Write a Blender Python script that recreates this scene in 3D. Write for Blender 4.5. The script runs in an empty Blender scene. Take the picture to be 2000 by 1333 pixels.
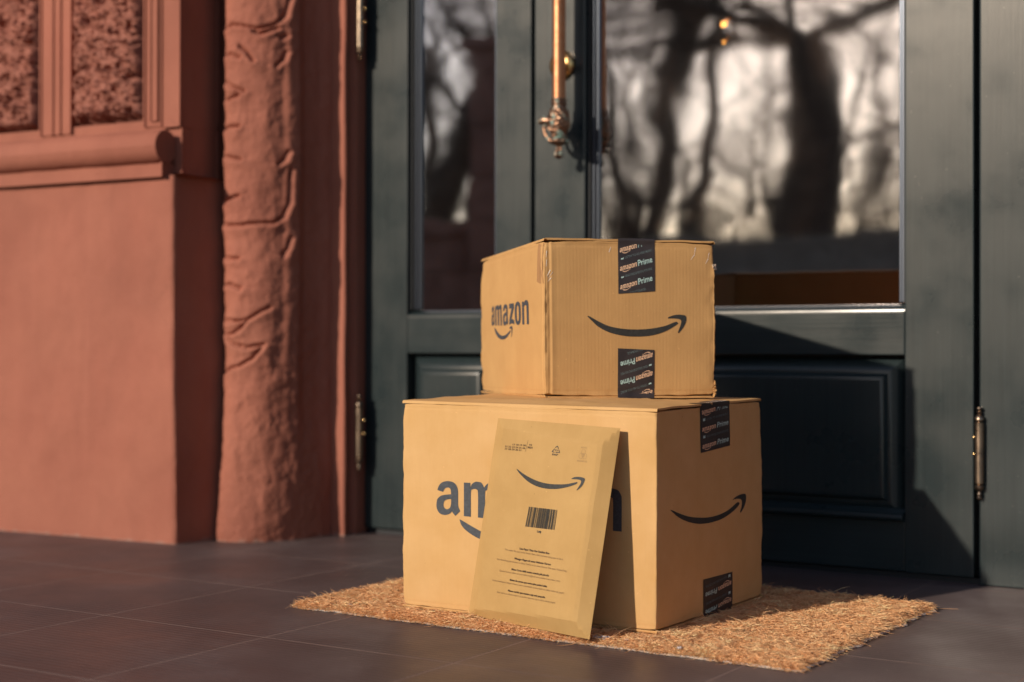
import bpy, bmesh, math, random
import numpy as np
from mathutils import Vector, noise
from mathutils.geometry import tessellate_polygon
R = math.radians
random.seed(7); rng = np.random.default_rng(7)
scene = bpy.context.scene
COL = scene.collection

# ------------------------------------------------------------------ camera
cam_d = bpy.data.cameras.new('camera'); cam = bpy.data.objects.new('camera', cam_d); COL.objects.link(cam)
cam.location = (0.7286, -2.7042, 0.42)
cam.rotation_euler = (R(90 + 0.2815), R(-0.10), R(32.229))
cam_d.sensor_width = 36; cam_d.lens = 52.70; cam_d.clip_start = .05; cam_d.clip_end = 600
cam_d.dof.use_dof = True; cam_d.dof.focus_distance = 2.24; cam_d.dof.aperture_fstop = 2.5
scene.camera = cam

# ------------------------------------------------------------------ world, sun, exposure
SK, SM = .345, .42                       # sunlight travels (SK, 1, -SM)
w = bpy.data.worlds.new('World'); scene.world = w; w.use_nodes = True
nt = w.node_tree; bg = nt.nodes['Background']
sky = nt.nodes.new('ShaderNodeTexSky'); sky.sky_type = 'NISHITA'; sky.sun_disc = False
az = math.atan2(-SK, -1); sky.sun_rotation = az % (2 * math.pi)
sky.sun_elevation = math.atan(SM / math.hypot(SK, 1))
sky.air_density = .8; sky.dust_density = .6; sky.ozone_density = 1.0
nt.links.new(sky.outputs[0], bg.inputs[0]); bg.inputs[1].default_value = .12
sl = bpy.data.lights.new('sun', 'SUN'); sl.energy = 4.3; sl.angle = R(1.1); sl.color = (1, .895, .77)
sun = bpy.data.objects.new('sun', sl); COL.objects.link(sun)
sun.rotation_euler = Vector((SK, 1, -SM)).to_track_quat('-Z', 'Y').to_euler()
scene.view_settings.view_transform = 'Standard'; scene.view_settings.look = 'None'
scene.view_settings.gamma = 1; scene.view_settings.exposure = 0.0
scene.cycles.caustics_reflective = False; scene.cycles.max_bounces = 8; scene.cycles.transparent_max_bounces = 12

# ------------------------------------------------------------------ helpers
def empty(name, loc, label, cat, group=None):
    o = bpy.data.objects.new(name, None); COL.objects.link(o); o.location = loc
    o.empty_display_size = .05
    o['label'] = label; o['category'] = cat
    if group: o['group'] = group
    return o
def base(o):
    l = Vector((0, 0, 0))
    while o is not None: l = l + o.location; o = o.parent
    return l
def link(name, me, mat, parent=None):
    o = bpy.data.objects.new(name, me); COL.objects.link(o)
    if mat is not None: me.materials.append(mat)
    if parent is not None:
        b = base(parent); me.transform(__import__('mathutils').Matrix.Translation(-b)); o.parent = parent
    return o
def obj(name, bm, mat, parent=None, smooth=None):
    me = bpy.data.meshes.new(name); bm.to_mesh(me); bm.free()
    if smooth:
        me.polygons.foreach_set('use_smooth', [True] * len(me.polygons))
        me.set_sharp_from_angle(angle=R(smooth))
    return link(name, me, mat, parent)
def struct(o): o['kind'] = 'structure'; return o
def box(bm, x0, x1, y0, y1, z0, z1, bev=0, seg=1):
    r = bmesh.ops.create_cube(bm, size=1)['verts']
    for v in r:
        v.co = Vector((x0 + (v.co.x + .5) * (x1 - x0), y0 + (v.co.y + .5) * (y1 - y0), z0 + (v.co.z + .5) * (z1 - z0)))
    if bev:
        es = {e for v in r for e in v.link_edges}
        bmesh.ops.bevel(bm, geom=list(es), offset=bev, segments=seg, affect='EDGES', profile=.6)
    return bm
def BOX(name, mat, parent, *a, **k): return obj(name, box(bmesh.new(), *a, **k), mat, parent)
def tube(bm, pts, rad, n=12, cap=True):
    pts = [Vector(p) for p in pts]; rings = []
    up = None
    for i, p in enumerate(pts):
        t = (pts[min(i + 1, len(pts) - 1)] - pts[max(i - 1, 0)]).normalized()
        if up is None:
            up = Vector((0, 0, 1)) if abs(t.z) < .9 else Vector((1, 0, 0))
        a = t.cross(up).normalized(); b = a.cross(t).normalized(); up = b
        r = rad[i] if hasattr(rad, '__len__') else rad
        rings.append([bm.verts.new(p + a * (r * math.cos(2 * math.pi * k / n)) + b * (r * math.sin(2 * math.pi * k / n))) for k in range(n)])
    for i in range(len(rings) - 1):
        for k in range(n):
            bm.faces.new((rings[i][k], rings[i][(k + 1) % n], rings[i + 1][(k + 1) % n], rings[i + 1][k]))
    if cap:
        bm.faces.new(rings[0][::-1]); bm.faces.new(rings[-1])
    return bm
def lathe(bm, cx, cy, prof, n=24, f=None):
    rings = []
    for r, z in prof:
        rings.append([bm.verts.new((cx + (r + (f(k / n, z) if f else 0)) * math.cos(2 * math.pi * k / n), cy + (r + (f(k / n, z) if f else 0)) * math.sin(2 * math.pi * k / n), z)) for k in range(n)])
    for i in range(len(rings) - 1):
        for k in range(n):
            bm.faces.new((rings[i][k], rings[i][(k + 1) % n], rings[i + 1][(k + 1) % n], rings[i + 1][k]))
    bm.faces.new(rings[0][::-1]); bm.faces.new(rings[-1])
    return bm
def gridmesh(bm, fn, us, vs, flip=False):
    V = [[bm.verts.new(fn(u, v)) for v in vs] for u in us]
    for i in range(len(us) - 1):
        for j in range(len(vs) - 1):
            q = (V[i][j], V[i + 1][j], V[i + 1][j + 1], V[i][j + 1])
            bm.faces.new(q[::-1] if flip else q)
    return V
def lin(a, b, n): return [a + (b - a) * i / (n - 1) for i in range(n)]
def fbm(p, s, o=4, seed=0): return noise.fractal(Vector(p) * s + Vector((seed, seed * 1.7, -seed)), 1.0, 2.0, o)
def ss(a, b, x):
    t = min(1, max(0, (x - a) / (b - a))); return t * t * (3 - 2 * t)

# ------------------------------------------------------------------ materials
def mat(name, col=(.5, .5, .5), rough=.6, metal=0, spec=.5, ior=None):
    m = bpy.data.materials.new(name); m.use_nodes = True
    p = m.node_tree.nodes['Principled BSDF']
    p.inputs['Base Color'].default_value = (*col, 1); p.inputs['Roughness'].default_value = rough
    p.inputs['Metallic'].default_value = metal; p.inputs['Specular IOR Level'].default_value = spec
    return m
class NT:
    def __init__(s, m): s.m = m; s.t = m.node_tree; s.p = s.t.nodes['Principled BSDF']
    def n(s, typ, **k):
        x = s.t.nodes.new('ShaderNode' + typ)
        for a, b in k.items(): setattr(x, a, b)
        return x
    def l(s, a, b): s.t.links.new(a, b)
    def coord(s, kind='Object', scale=(1, 1, 1), rot=(0, 0, 0)):
        c = s.n('TexCoord'); mp = s.n('Mapping'); mp.inputs['Scale'].default_value = scale; mp.inputs['Rotation'].default_value = rot
        s.l(c.outputs[kind], mp.inputs[0]); return mp.outputs[0]
    def noise(s, vec, scale, detail=4, rough=.55):
        x = s.n('TexNoise'); x.inputs['Scale'].default_value = scale; x.inputs['Detail'].default_value = detail; x.inputs['Roughness'].default_value = rough
        if vec is not None: s.l(vec, x.inputs['Vector'])
        return x.outputs['Fac']
    def ramp(s, fac, stops):
        x = s.n('ValToRGB'); e = x.color_ramp.elements
        while len(e) < len(stops): e.new(.5)
        for k, (p, c) in zip(e, stops): k.position = p; k.color = (*c, 1) if len(c) == 3 else c
        s.l(fac, x.inputs[0]); return x.outputs[0]
    def mix(s, fac, a, b, mode='MIX'):
        x = s.n('Mix', data_type='RGBA', blend_type=mode)
        for i, v in ((0, fac), (6, a), (7, b)):
            if isinstance(v, (int, float)): x.inputs[i].default_value = v
            elif isinstance(v, tuple): x.inputs[i].default_value = (*v, 1)
            else: s.l(v, x.inputs[i])
        return x.outputs[2]
    def math(s, op, a, b=0.0):
        x = s.n('Math', operation=op)
        for i, v in enumerate((a, b)):
            if isinstance(v, (int, float)): x.inputs[i].default_value = v
            else: s.l(v, x.inputs[i])
        return x.outputs[0]
    def bump(s, h, strength=.3, dist=.001, prev=None):
        x = s.n('Bump'); x.inputs['Strength'].default_value = strength; x.inputs['Distance'].default_value = dist
        s.l(h, x.inputs['Height'])
        if prev is not None: s.l(prev, x.inputs['Normal'])
        return x.outputs[0]

def plaster(name, c1, c2, bumpd=.0015):
    m = mat(name, c1, .82, spec=.25); t = NT(m)
    v = t.coord(); n1 = t.noise(v, 3.2, 5, .6); n2 = t.noise(v, 60, 4)
    v2 = t.coord(scale=(9, 9, 1.2)); n3 = t.noise(v2, 1.5, 3)
    c = t.ramp(n1, [(.35, c1), (.68, c2)])
    big = t.noise(t.coord(scale=(1, 1, .55)), 2.1, 6, .65)
    c = t.mix(t.ramp(big, [(.40, (0, 0, 0)), (.64, (.75, .75, .75))]), c, tuple(k * .66 for k in c2))
    streak = t.ramp(t.noise(t.coord(scale=(22, 22, .7)), 1.2, 5), [(.58, (0, 0, 0)), (.80, (.16, .16, .16))])
    c = t.mix(streak, c, tuple(min(1, k * 1.25 + .02) for k in c1))
    crk = t.n('TexVoronoi', feature='DISTANCE_TO_EDGE'); crk.inputs['Scale'].default_value = 3.1
    wv_ = t.n('VectorMath', operation='ADD'); nn = t.n('TexNoise'); nn.inputs['Scale'].default_value = 7; nn.inputs['Detail'].default_value = 5; t.l(v, nn.inputs['Vector']); sc_ = t.n('VectorMath', operation='SCALE'); sc_.inputs['Scale'].default_value = .35; t.l(nn.outputs['Color'], sc_.inputs[0]); t.l(v, wv_.inputs[0]); t.l(sc_.outputs[0], wv_.inputs[1]); t.l(wv_.outputs[0], crk.inputs['Vector'])
    ck = t.math('MULTIPLY', t.math('LESS_THAN', crk.outputs['Distance'], .0028), t.ramp(t.noise(v, 1.3, 2), [(.50, (0, 0, 0)), (.60, (1, 1, 1))]))
    c = t.mix(t.math('MULTIPLY', ck, .45), c, tuple(k * .4 for k in c1))
    c = t.mix(t.math('MULTIPLY', n3, .28), c, tuple(k * .62 for k in c1), 'MIX')
    sp = t.ramp(t.noise(v, 170, 2), [(.74, (0, 0, 0)), (.80, (1, 1, 1))])
    c = t.mix(t.math('MULTIPLY', sp, .35), c, (.62, .36, .27))
    # scuffed, dusty zone along the ground line
    g = t.n('NewGeometry'); sx = t.n('SeparateXYZ'); t.l(g.outputs['Position'], sx.inputs[0])
    edge = t.math('SUBTRACT', t.math('ADD', -.0035, t.math('MULTIPLY', t.noise(v, 45, 4), .028)), sx.outputs[2])
    dust = t.ramp(t.math('MULTIPLY', edge, 60), [(.35, (0, 0, 0)), (.9, (1, 1, 1))])
    c = t.mix(t.math('MULTIPLY', dust, .6), c, (.34, .25, .20))
    t.l(c, t.p.inputs['Base Color'])
    t.l(t.bump(n2, .5, bumpd, t.bump(t.noise(v, 9, 4), .5, .006, t.bump(t.noise(v, 240, 3), .45, .0012))), t.p.inputs['Normal'])
    return m
def paint(name, c1, c2, rough=.38, axis='z'):
    m = mat(name, c1, rough, spec=.34); m.node_tree.nodes['Principled BSDF'].inputs['Specular Tint'].default_value = (1, .88, .76, 1); m.node_tree.nodes['Principled BSDF'].inputs['Coat Weight'].default_value = .25; m.node_tree.nodes['Principled BSDF'].inputs['Coat Roughness'].default_value = .16; t = NT(m)
    sc = (60, 60, 1.6) if axis == 'z' else (1.6, 60, 60)
    v = t.coord(scale=sc); g = t.noise(v, 3.0, 6, .65)
    v1 = t.coord(); blot = t.noise(v1, 2.6, 4)
    c = t.mix(t.ramp(g, [(.3, (0, 0, 0)), (.7, (1, 1, 1))]), c1, c2)
    c = t.mix(t.math('MULTIPLY', blot, .22), c, tuple(k * 1.5 for k in c2))
    sp = t.ramp(t.noise(v1, 140, 2), [(.735, (0, 0, 0)), (.78, (1, 1, 1))])
    c = t.mix(t.math('MULTIPLY', sp, .25), c, (.30, .27, .22))
    t.l(c, t.p.inputs['Base Color'])
    t.l(t.ramp(t.noise(v1, 7, 5), [(.3, (rough - .08,) * 3), (.75, (rough + .16,) * 3)]), t.p.inputs['Roughness'])
    t.l(t.bump(g, .35, .0006), t.p.inputs['Normal'])
    return m
def cardboard(name, c1, c2, flute=.12, fl_scale=1.0, fb=.5):
    """uv in metres: u across the flutes, v along them"""
    m = mat(name, c1, .78, spec=.22); t = NT(m)
    uv = t.coord('UV'); ob = t.coord()
    sx = t.n('SeparateXYZ'); t.l(uv, sx.inputs[0])
    wv = t.math('SINE', t.math('MULTIPLY', sx.outputs[0], 2 * math.pi / .0056 * fl_scale))
    st = t.coord('UV', scale=(1, .06, 1)); n_st = t.noise(st, 260, 3)
    n_m = t.noise(ob, 14, 5, .6); n_f = t.noise(ob, 420, 3)
    c = t.ramp(n_m, [(.3, c1), (.7, c2)])
    wv = t.math('MULTIPLY', wv, t.math('ADD', .15, t.noise(t.coord('UV', scale=(1, .25, 1)), 34, 3)))
    c = t.mix(t.math('MULTIPLY', t.math('ADD', wv, 1.0), flute * .5), c, tuple(k * .80 for k in c1))
    c = t.mix(t.math('MULTIPLY', n_st, .16), c, tuple(k * .70 for k in c1))
    lt = t.ramp(t.noise(ob, 210, 2), [(.735, (0, 0, 0)), (.77, (1, 1, 1))])
    c = t.mix(t.math('MULTIPLY', lt, .45), c, tuple(min(1, k * 1.35) for k in c2))
    dk = t.ramp(t.noise(t.coord(rot=(1, .6, .3)), 180, 2), [(.75, (0, 0, 0)), (.79, (1, 1, 1))])
    c = t.mix(t.math('MULTIPLY', dk, .45), c, tuple(k * .45 for k in c1))
    t.l(c, t.p.inputs['Base Color'])
    b = t.bump(t.math('ADD', t.math('MULTIPLY', wv, fb), n_st), .5, .00035)
    t.l(t.bump(n_f, .3, .0002, b), t.p.inputs['Normal'])
    return m
# ------------------------------------------------------------------ measured outlines (fractions of the faces they are printed on) and corner positions in metres
BIG = [[-0.6767,-0.7957,0.012],[-0.2389,-0.7816,0.012],[-0.2353,-0.4037,0.012],[-0.6731,-0.4178,0.012],[-0.6781,-0.7957,0.3378],[-0.2389,-0.7816,0.334],[-0.2353,-0.4121,0.3388],[-0.6745,-0.4262,0.3427]]
SMALL = [[-0.478,-0.693,0.3421],[-0.2782,-0.4981,0.3414],[-0.5866,-0.2122,0.3365],[-0.7864,-0.4071,0.3373],[-0.48,-0.695,0.5928],[-0.2784,-0.4983,0.5918],[-0.5835,-0.2116,0.5824],[-0.7851,-0.4083,0.5834]]
ENV = [[-0.2991,-0.8714,0.013],[-0.5491,-0.8034,0.013],[-0.4996,-0.797,0.3146],[-0.2893,-0.799,0.3056]]
SM_SMALL = [[[0.2462,0.5136],[0.2503,0.5091],[0.2542,0.5048],[0.2581,0.5005],[0.2621,0.496],[0.2666,0.4912],[0.2717,0.486],[0.2772,0.4801],[0.283,0.4737],[0.2892,0.467],[0.2959,0.4601],[0.3033,0.4534],[0.3115,0.4471],[0.3206,0.4409],[0.3305,0.4347],[0.3411,0.4286],[0.3522,0.4228],[0.3638,0.4174],[0.3758,0.4125],[0.3883,0.4082],[0.4015,0.4043],[0.4151,0.4008],[0.429,0.3977],[0.4429,0.395],[0.4566,0.3928],[0.4701,0.3911],[0.4837,0.3898],[0.4972,0.3891],[0.5107,0.3886],[0.5243,0.3885],[0.5379,0.3887],[0.5515,0.389],[0.5651,0.3896],[0.5787,0.3904],[0.5923,0.3917],[0.6059,0.3935],[0.6196,0.396],[0.6334,0.3991],[0.6474,0.4028],[0.6614,0.407],[0.6752,0.4118],[0.6887,0.417],[0.7017,0.4227],[0.7149,0.4294],[0.7284,0.4374],[0.7417,0.4458],[0.7538,0.454],[0.7641,0.4613],[0.7719,0.467],[0.7766,0.4709],[0.7789,0.4735],[0.7793,0.4753],[0.7785,0.4764],[0.7772,0.4774],[0.776,0.4785],[0.7752,0.48],[0.7742,0.4815],[0.7726,0.4829],[0.7702,0.4838],[0.7665,0.4839],[0.7612,0.4828],[0.7542,0.4802],[0.7456,0.4764],[0.7358,0.4717],[0.725,0.4667],[0.7136,0.4619],[0.7019,0.4578],[0.6895,0.4543],[0.6762,0.4509],[0.6623,0.4477],[0.648,0.4447],[0.6338,0.4421],[0.6199,0.4399],[0.6062,0.438],[0.5926,0.4365],[0.579,0.4353],[0.5654,0.4344],[0.5518,0.4337],[0.5382,0.4333],[0.5246,0.4332],[0.5111,0.4332],[0.4975,0.4335],[0.484,0.4342],[0.4705,0.4351],[0.4569,0.4365],[0.4433,0.4381],[0.4293,0.4401],[0.4155,0.4424],[0.4018,0.4451],[0.3886,0.4482],[0.3761,0.4518],[0.3643,0.4559],[0.3531,0.4606],[0.3423,0.4657],[0.3319,0.4711],[0.3218,0.4765],[0.3119,0.4819],[0.3017,0.4876],[0.2914,0.4938],[0.2813,0.5002],[0.272,0.5061],[0.2639,0.511],[0.2575,0.5146],[0.2531,0.5163],[0.2506,0.5167],[0.2492,0.5162],[0.2484,0.5152],[0.2476,0.5142]],[[0.717,0.5063],[0.7168,0.5078],[0.7186,0.5099],[0.7218,0.5124],[0.726,0.515],[0.7306,0.5175],[0.7351,0.5196],[0.7397,0.5214],[0.745,0.5232],[0.7507,0.5249],[0.7565,0.5264],[0.7624,0.5277],[0.7681,0.5286],[0.7736,0.5293],[0.7793,0.5297],[0.785,0.5298],[0.7906,0.5298],[0.796,0.5294],[0.801,0.5289],[0.8059,0.5282],[0.8107,0.5275],[0.8153,0.5265],[0.8195,0.5251],[0.823,0.523],[0.8257,0.5202],[0.8275,0.5164],[0.8285,0.5117],[0.8289,0.5065],[0.8287,0.5008],[0.8282,0.495],[0.8272,0.4894],[0.8259,0.4838],[0.8241,0.478],[0.8219,0.4721],[0.8193,0.4662],[0.8163,0.4601],[0.813,0.454],[0.809,0.4474],[0.8041,0.44],[0.7989,0.4326],[0.7938,0.4258],[0.7892,0.42],[0.7856,0.416],[0.783,0.4137],[0.7809,0.4125],[0.7793,0.4125],[0.7783,0.4135],[0.778,0.4156],[0.7782,0.4186],[0.7794,0.4232],[0.7817,0.4294],[0.7845,0.4367],[0.7875,0.4444],[0.7903,0.4518],[0.7924,0.4583],[0.7941,0.4642],[0.7957,0.47],[0.7971,0.4755],[0.7982,0.4806],[0.7986,0.4852],[0.7983,0.4892],[0.7974,0.4924],[0.7959,0.4949],[0.7938,0.497],[0.7912,0.4986],[0.788,0.5001],[0.7844,0.5014],[0.78,0.5026],[0.7749,0.5036],[0.7692,0.5043],[0.7633,0.5048],[0.7573,0.5052],[0.7515,0.5056],[0.7452,0.5058],[0.7381,0.5056],[0.731,0.5054],[0.7246,0.5052],[0.7197,0.5055]]]
SM_ENV = [[[0.2571,0.7564],[0.2611,0.7539],[0.2648,0.7515],[0.2685,0.7492],[0.2725,0.7467],[0.277,0.7441],[0.2822,0.7414],[0.2881,0.7384],[0.2945,0.7352],[0.3014,0.7319],[0.3088,0.7285],[0.3165,0.7251],[0.3246,0.7216],[0.333,0.7181],[0.3419,0.7144],[0.3511,0.7106],[0.3607,0.7069],[0.3706,0.7034],[0.3808,0.7002],[0.3914,0.6972],[0.4026,0.6944],[0.4141,0.6917],[0.4257,0.6893],[0.4372,0.6871],[0.4484,0.6852],[0.4594,0.6836],[0.4703,0.6823],[0.4811,0.6812],[0.4919,0.6804],[0.5026,0.6797],[0.5132,0.6791],[0.5238,0.6787],[0.5344,0.6785],[0.5449,0.6785],[0.5553,0.6786],[0.5657,0.6788],[0.5761,0.6792],[0.5864,0.6797],[0.5965,0.6803],[0.6067,0.681],[0.6168,0.6819],[0.6271,0.6829],[0.6374,0.6842],[0.648,0.6857],[0.6589,0.6874],[0.6699,0.6893],[0.6808,0.6913],[0.6914,0.6934],[0.7015,0.6955],[0.7115,0.6977],[0.7214,0.7001],[0.7311,0.7026],[0.7402,0.705],[0.7486,0.7074],[0.756,0.7096],[0.7624,0.7117],[0.768,0.7137],[0.7729,0.7157],[0.777,0.7175],[0.7802,0.7191],[0.7824,0.7205],[0.7835,0.7218],[0.7834,0.7229],[0.7824,0.7239],[0.7809,0.7246],[0.779,0.7252],[0.7773,0.7255],[0.7759,0.7256],[0.7748,0.7255],[0.7735,0.7252],[0.7713,0.7247],[0.7678,0.7239],[0.7624,0.7229],[0.7547,0.7214],[0.7449,0.7194],[0.7338,0.7172],[0.7219,0.715],[0.71,0.7129],[0.6987,0.7111],[0.6879,0.7098],[0.677,0.7087],[0.666,0.7078],[0.655,0.7069],[0.6442,0.7062],[0.6334,0.7055],[0.6229,0.7049],[0.6126,0.7043],[0.6023,0.7038],[0.5921,0.7034],[0.5818,0.7031],[0.5714,0.703],[0.5609,0.703],[0.5504,0.7031],[0.5399,0.7034],[0.5292,0.7037],[0.5186,0.7043],[0.5079,0.705],[0.4971,0.7058],[0.4863,0.7068],[0.4754,0.708],[0.4645,0.7093],[0.4535,0.7108],[0.4425,0.7124],[0.4313,0.7141],[0.4199,0.7161],[0.4084,0.7182],[0.397,0.7204],[0.3858,0.7227],[0.375,0.7251],[0.3645,0.7275],[0.3542,0.7299],[0.3442,0.7325],[0.3343,0.7351],[0.3247,0.7378],[0.3153,0.7405],[0.3058,0.7434],[0.296,0.7467],[0.2864,0.75],[0.2775,0.753],[0.2698,0.7556],[0.2639,0.7574],[0.2602,0.7583],[0.2583,0.7584],[0.2577,0.758],[0.2577,0.7574],[0.2577,0.7567]],[[0.7299,0.739],[0.7314,0.74],[0.7338,0.7415],[0.737,0.7431],[0.7408,0.7447],[0.745,0.7462],[0.7495,0.7475],[0.7544,0.7485],[0.7599,0.7493],[0.7659,0.7501],[0.7721,0.7507],[0.7781,0.7512],[0.7838,0.7515],[0.7892,0.7517],[0.7946,0.7517],[0.8,0.7516],[0.8051,0.7513],[0.81,0.7509],[0.8144,0.7505],[0.8186,0.7499],[0.8227,0.7494],[0.8265,0.7487],[0.8298,0.7479],[0.8326,0.7468],[0.8347,0.7455],[0.8361,0.744],[0.8368,0.7422],[0.837,0.7402],[0.8368,0.738],[0.8362,0.7356],[0.8354,0.733],[0.8344,0.73],[0.8331,0.7265],[0.8314,0.7229],[0.8295,0.7192],[0.8273,0.7156],[0.8249,0.7123],[0.8222,0.7092],[0.8192,0.7062],[0.8159,0.7034],[0.8125,0.7007],[0.8091,0.6982],[0.8059,0.6959],[0.8027,0.6937],[0.7993,0.6917],[0.7959,0.6899],[0.7928,0.6883],[0.7901,0.6871],[0.788,0.6863],[0.7865,0.6858],[0.7854,0.6857],[0.7847,0.6859],[0.7845,0.6865],[0.7847,0.6875],[0.7854,0.689],[0.7869,0.6911],[0.7891,0.6939],[0.7918,0.6971],[0.7947,0.7005],[0.7975,0.7039],[0.7998,0.7072],[0.8019,0.7103],[0.804,0.7137],[0.8061,0.717],[0.8078,0.7202],[0.8091,0.7231],[0.8098,0.7257],[0.81,0.7279],[0.8098,0.7297],[0.8091,0.7314],[0.808,0.7328],[0.8063,0.7341],[0.8039,0.7352],[0.8008,0.7361],[0.797,0.7369],[0.7927,0.7374],[0.7879,0.7378],[0.7827,0.7381],[0.7773,0.7383],[0.7711,0.7384],[0.764,0.7383],[0.7565,0.7381],[0.7493,0.7378],[0.7429,0.7376],[0.738,0.7375],[0.7346,0.7376],[0.732,0.7376],[0.7303,0.7377],[0.7294,0.7379],[0.7293,0.7383]]]
SM_BIGR = [[[0.1167,0.5373],[0.1255,0.532],[0.1342,0.5266],[0.1428,0.5212],[0.1517,0.5158],[0.1609,0.5106],[0.1708,0.5054],[0.1812,0.5002],[0.1919,0.4951],[0.2031,0.4901],[0.2147,0.4851],[0.2268,0.4804],[0.2396,0.4758],[0.2533,0.4714],[0.268,0.4671],[0.2832,0.463],[0.2986,0.4591],[0.3135,0.4557],[0.3275,0.4526],[0.3402,0.4502],[0.352,0.4482],[0.3633,0.4465],[0.3746,0.4452],[0.3865,0.4441],[0.3995,0.443],[0.4136,0.4421],[0.4286,0.4413],[0.4441,0.4407],[0.46,0.4403],[0.4759,0.4401],[0.4917,0.4402],[0.5073,0.4405],[0.5229,0.4409],[0.5387,0.4415],[0.5545,0.4425],[0.5704,0.4439],[0.5864,0.4458],[0.6027,0.4482],[0.6196,0.4513],[0.6366,0.4547],[0.6532,0.4585],[0.6691,0.4625],[0.6839,0.4665],[0.6981,0.471],[0.7123,0.476],[0.7256,0.4812],[0.7375,0.4863],[0.7473,0.491],[0.754,0.4949],[0.7572,0.4981],[0.7572,0.5008],[0.7549,0.5031],[0.7513,0.505],[0.7475,0.5064],[0.7443,0.5074],[0.7423,0.5081],[0.7406,0.5085],[0.7387,0.5084],[0.7358,0.5079],[0.7312,0.5067],[0.7243,0.5048],[0.7146,0.5018],[0.7028,0.4978],[0.6894,0.4932],[0.6749,0.4884],[0.6599,0.484],[0.645,0.4804],[0.6299,0.4775],[0.614,0.4749],[0.5976,0.4727],[0.5811,0.4708],[0.5647,0.4692],[0.5486,0.4679],[0.5328,0.4669],[0.5171,0.4663],[0.5014,0.466],[0.4858,0.4659],[0.4703,0.4662],[0.4549,0.4667],[0.4395,0.4675],[0.4242,0.4687],[0.409,0.4701],[0.3938,0.4718],[0.3787,0.4736],[0.3637,0.4756],[0.3487,0.4776],[0.3338,0.4797],[0.3189,0.482],[0.3041,0.4845],[0.2894,0.4874],[0.2747,0.4905],[0.2599,0.4942],[0.2448,0.4983],[0.2298,0.5028],[0.2152,0.5073],[0.2011,0.5117],[0.188,0.5158],[0.1753,0.5199],[0.1627,0.5241],[0.1507,0.5282],[0.1399,0.532],[0.1306,0.5351],[0.1235,0.5374],[0.1191,0.5386],[0.117,0.5389],[0.1165,0.5387],[0.1169,0.5381],[0.1172,0.5375]],[[0.685,0.5233],[0.6881,0.5246],[0.6935,0.5267],[0.7006,0.5292],[0.7087,0.5318],[0.717,0.5342],[0.725,0.5361],[0.7328,0.5377],[0.7411,0.5391],[0.7497,0.5404],[0.7584,0.5414],[0.7669,0.5421],[0.7752,0.5424],[0.7837,0.5425],[0.7926,0.5425],[0.8015,0.5422],[0.8096,0.5415],[0.8166,0.54],[0.8219,0.5376],[0.8252,0.5342],[0.827,0.5296],[0.8276,0.5244],[0.8272,0.5189],[0.8264,0.5134],[0.8253,0.5084],[0.8238,0.5038],[0.8219,0.4992],[0.8193,0.4947],[0.8162,0.4903],[0.8125,0.4858],[0.8083,0.4814],[0.8029,0.4765],[0.7963,0.4713],[0.7892,0.4661],[0.7821,0.4613],[0.7759,0.4574],[0.7712,0.4548],[0.768,0.4535],[0.7655,0.4533],[0.7639,0.4539],[0.7631,0.4553],[0.7629,0.4572],[0.7633,0.4595],[0.7648,0.4625],[0.7676,0.4662],[0.7711,0.4706],[0.7747,0.4752],[0.7778,0.4799],[0.78,0.4844],[0.7813,0.489],[0.7824,0.4938],[0.783,0.4987],[0.783,0.5034],[0.7822,0.5076],[0.7806,0.5112],[0.7781,0.5141],[0.7748,0.5165],[0.7708,0.5184],[0.7661,0.52],[0.7607,0.5214],[0.7547,0.5226],[0.7474,0.5235],[0.7387,0.5242],[0.7293,0.5246],[0.7201,0.5248],[0.7117,0.5249],[0.7048,0.5249],[0.6991,0.5247],[0.6938,0.5241],[0.6894,0.5234],[0.6861,0.5229],[0.6846,0.5227]]]
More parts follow.
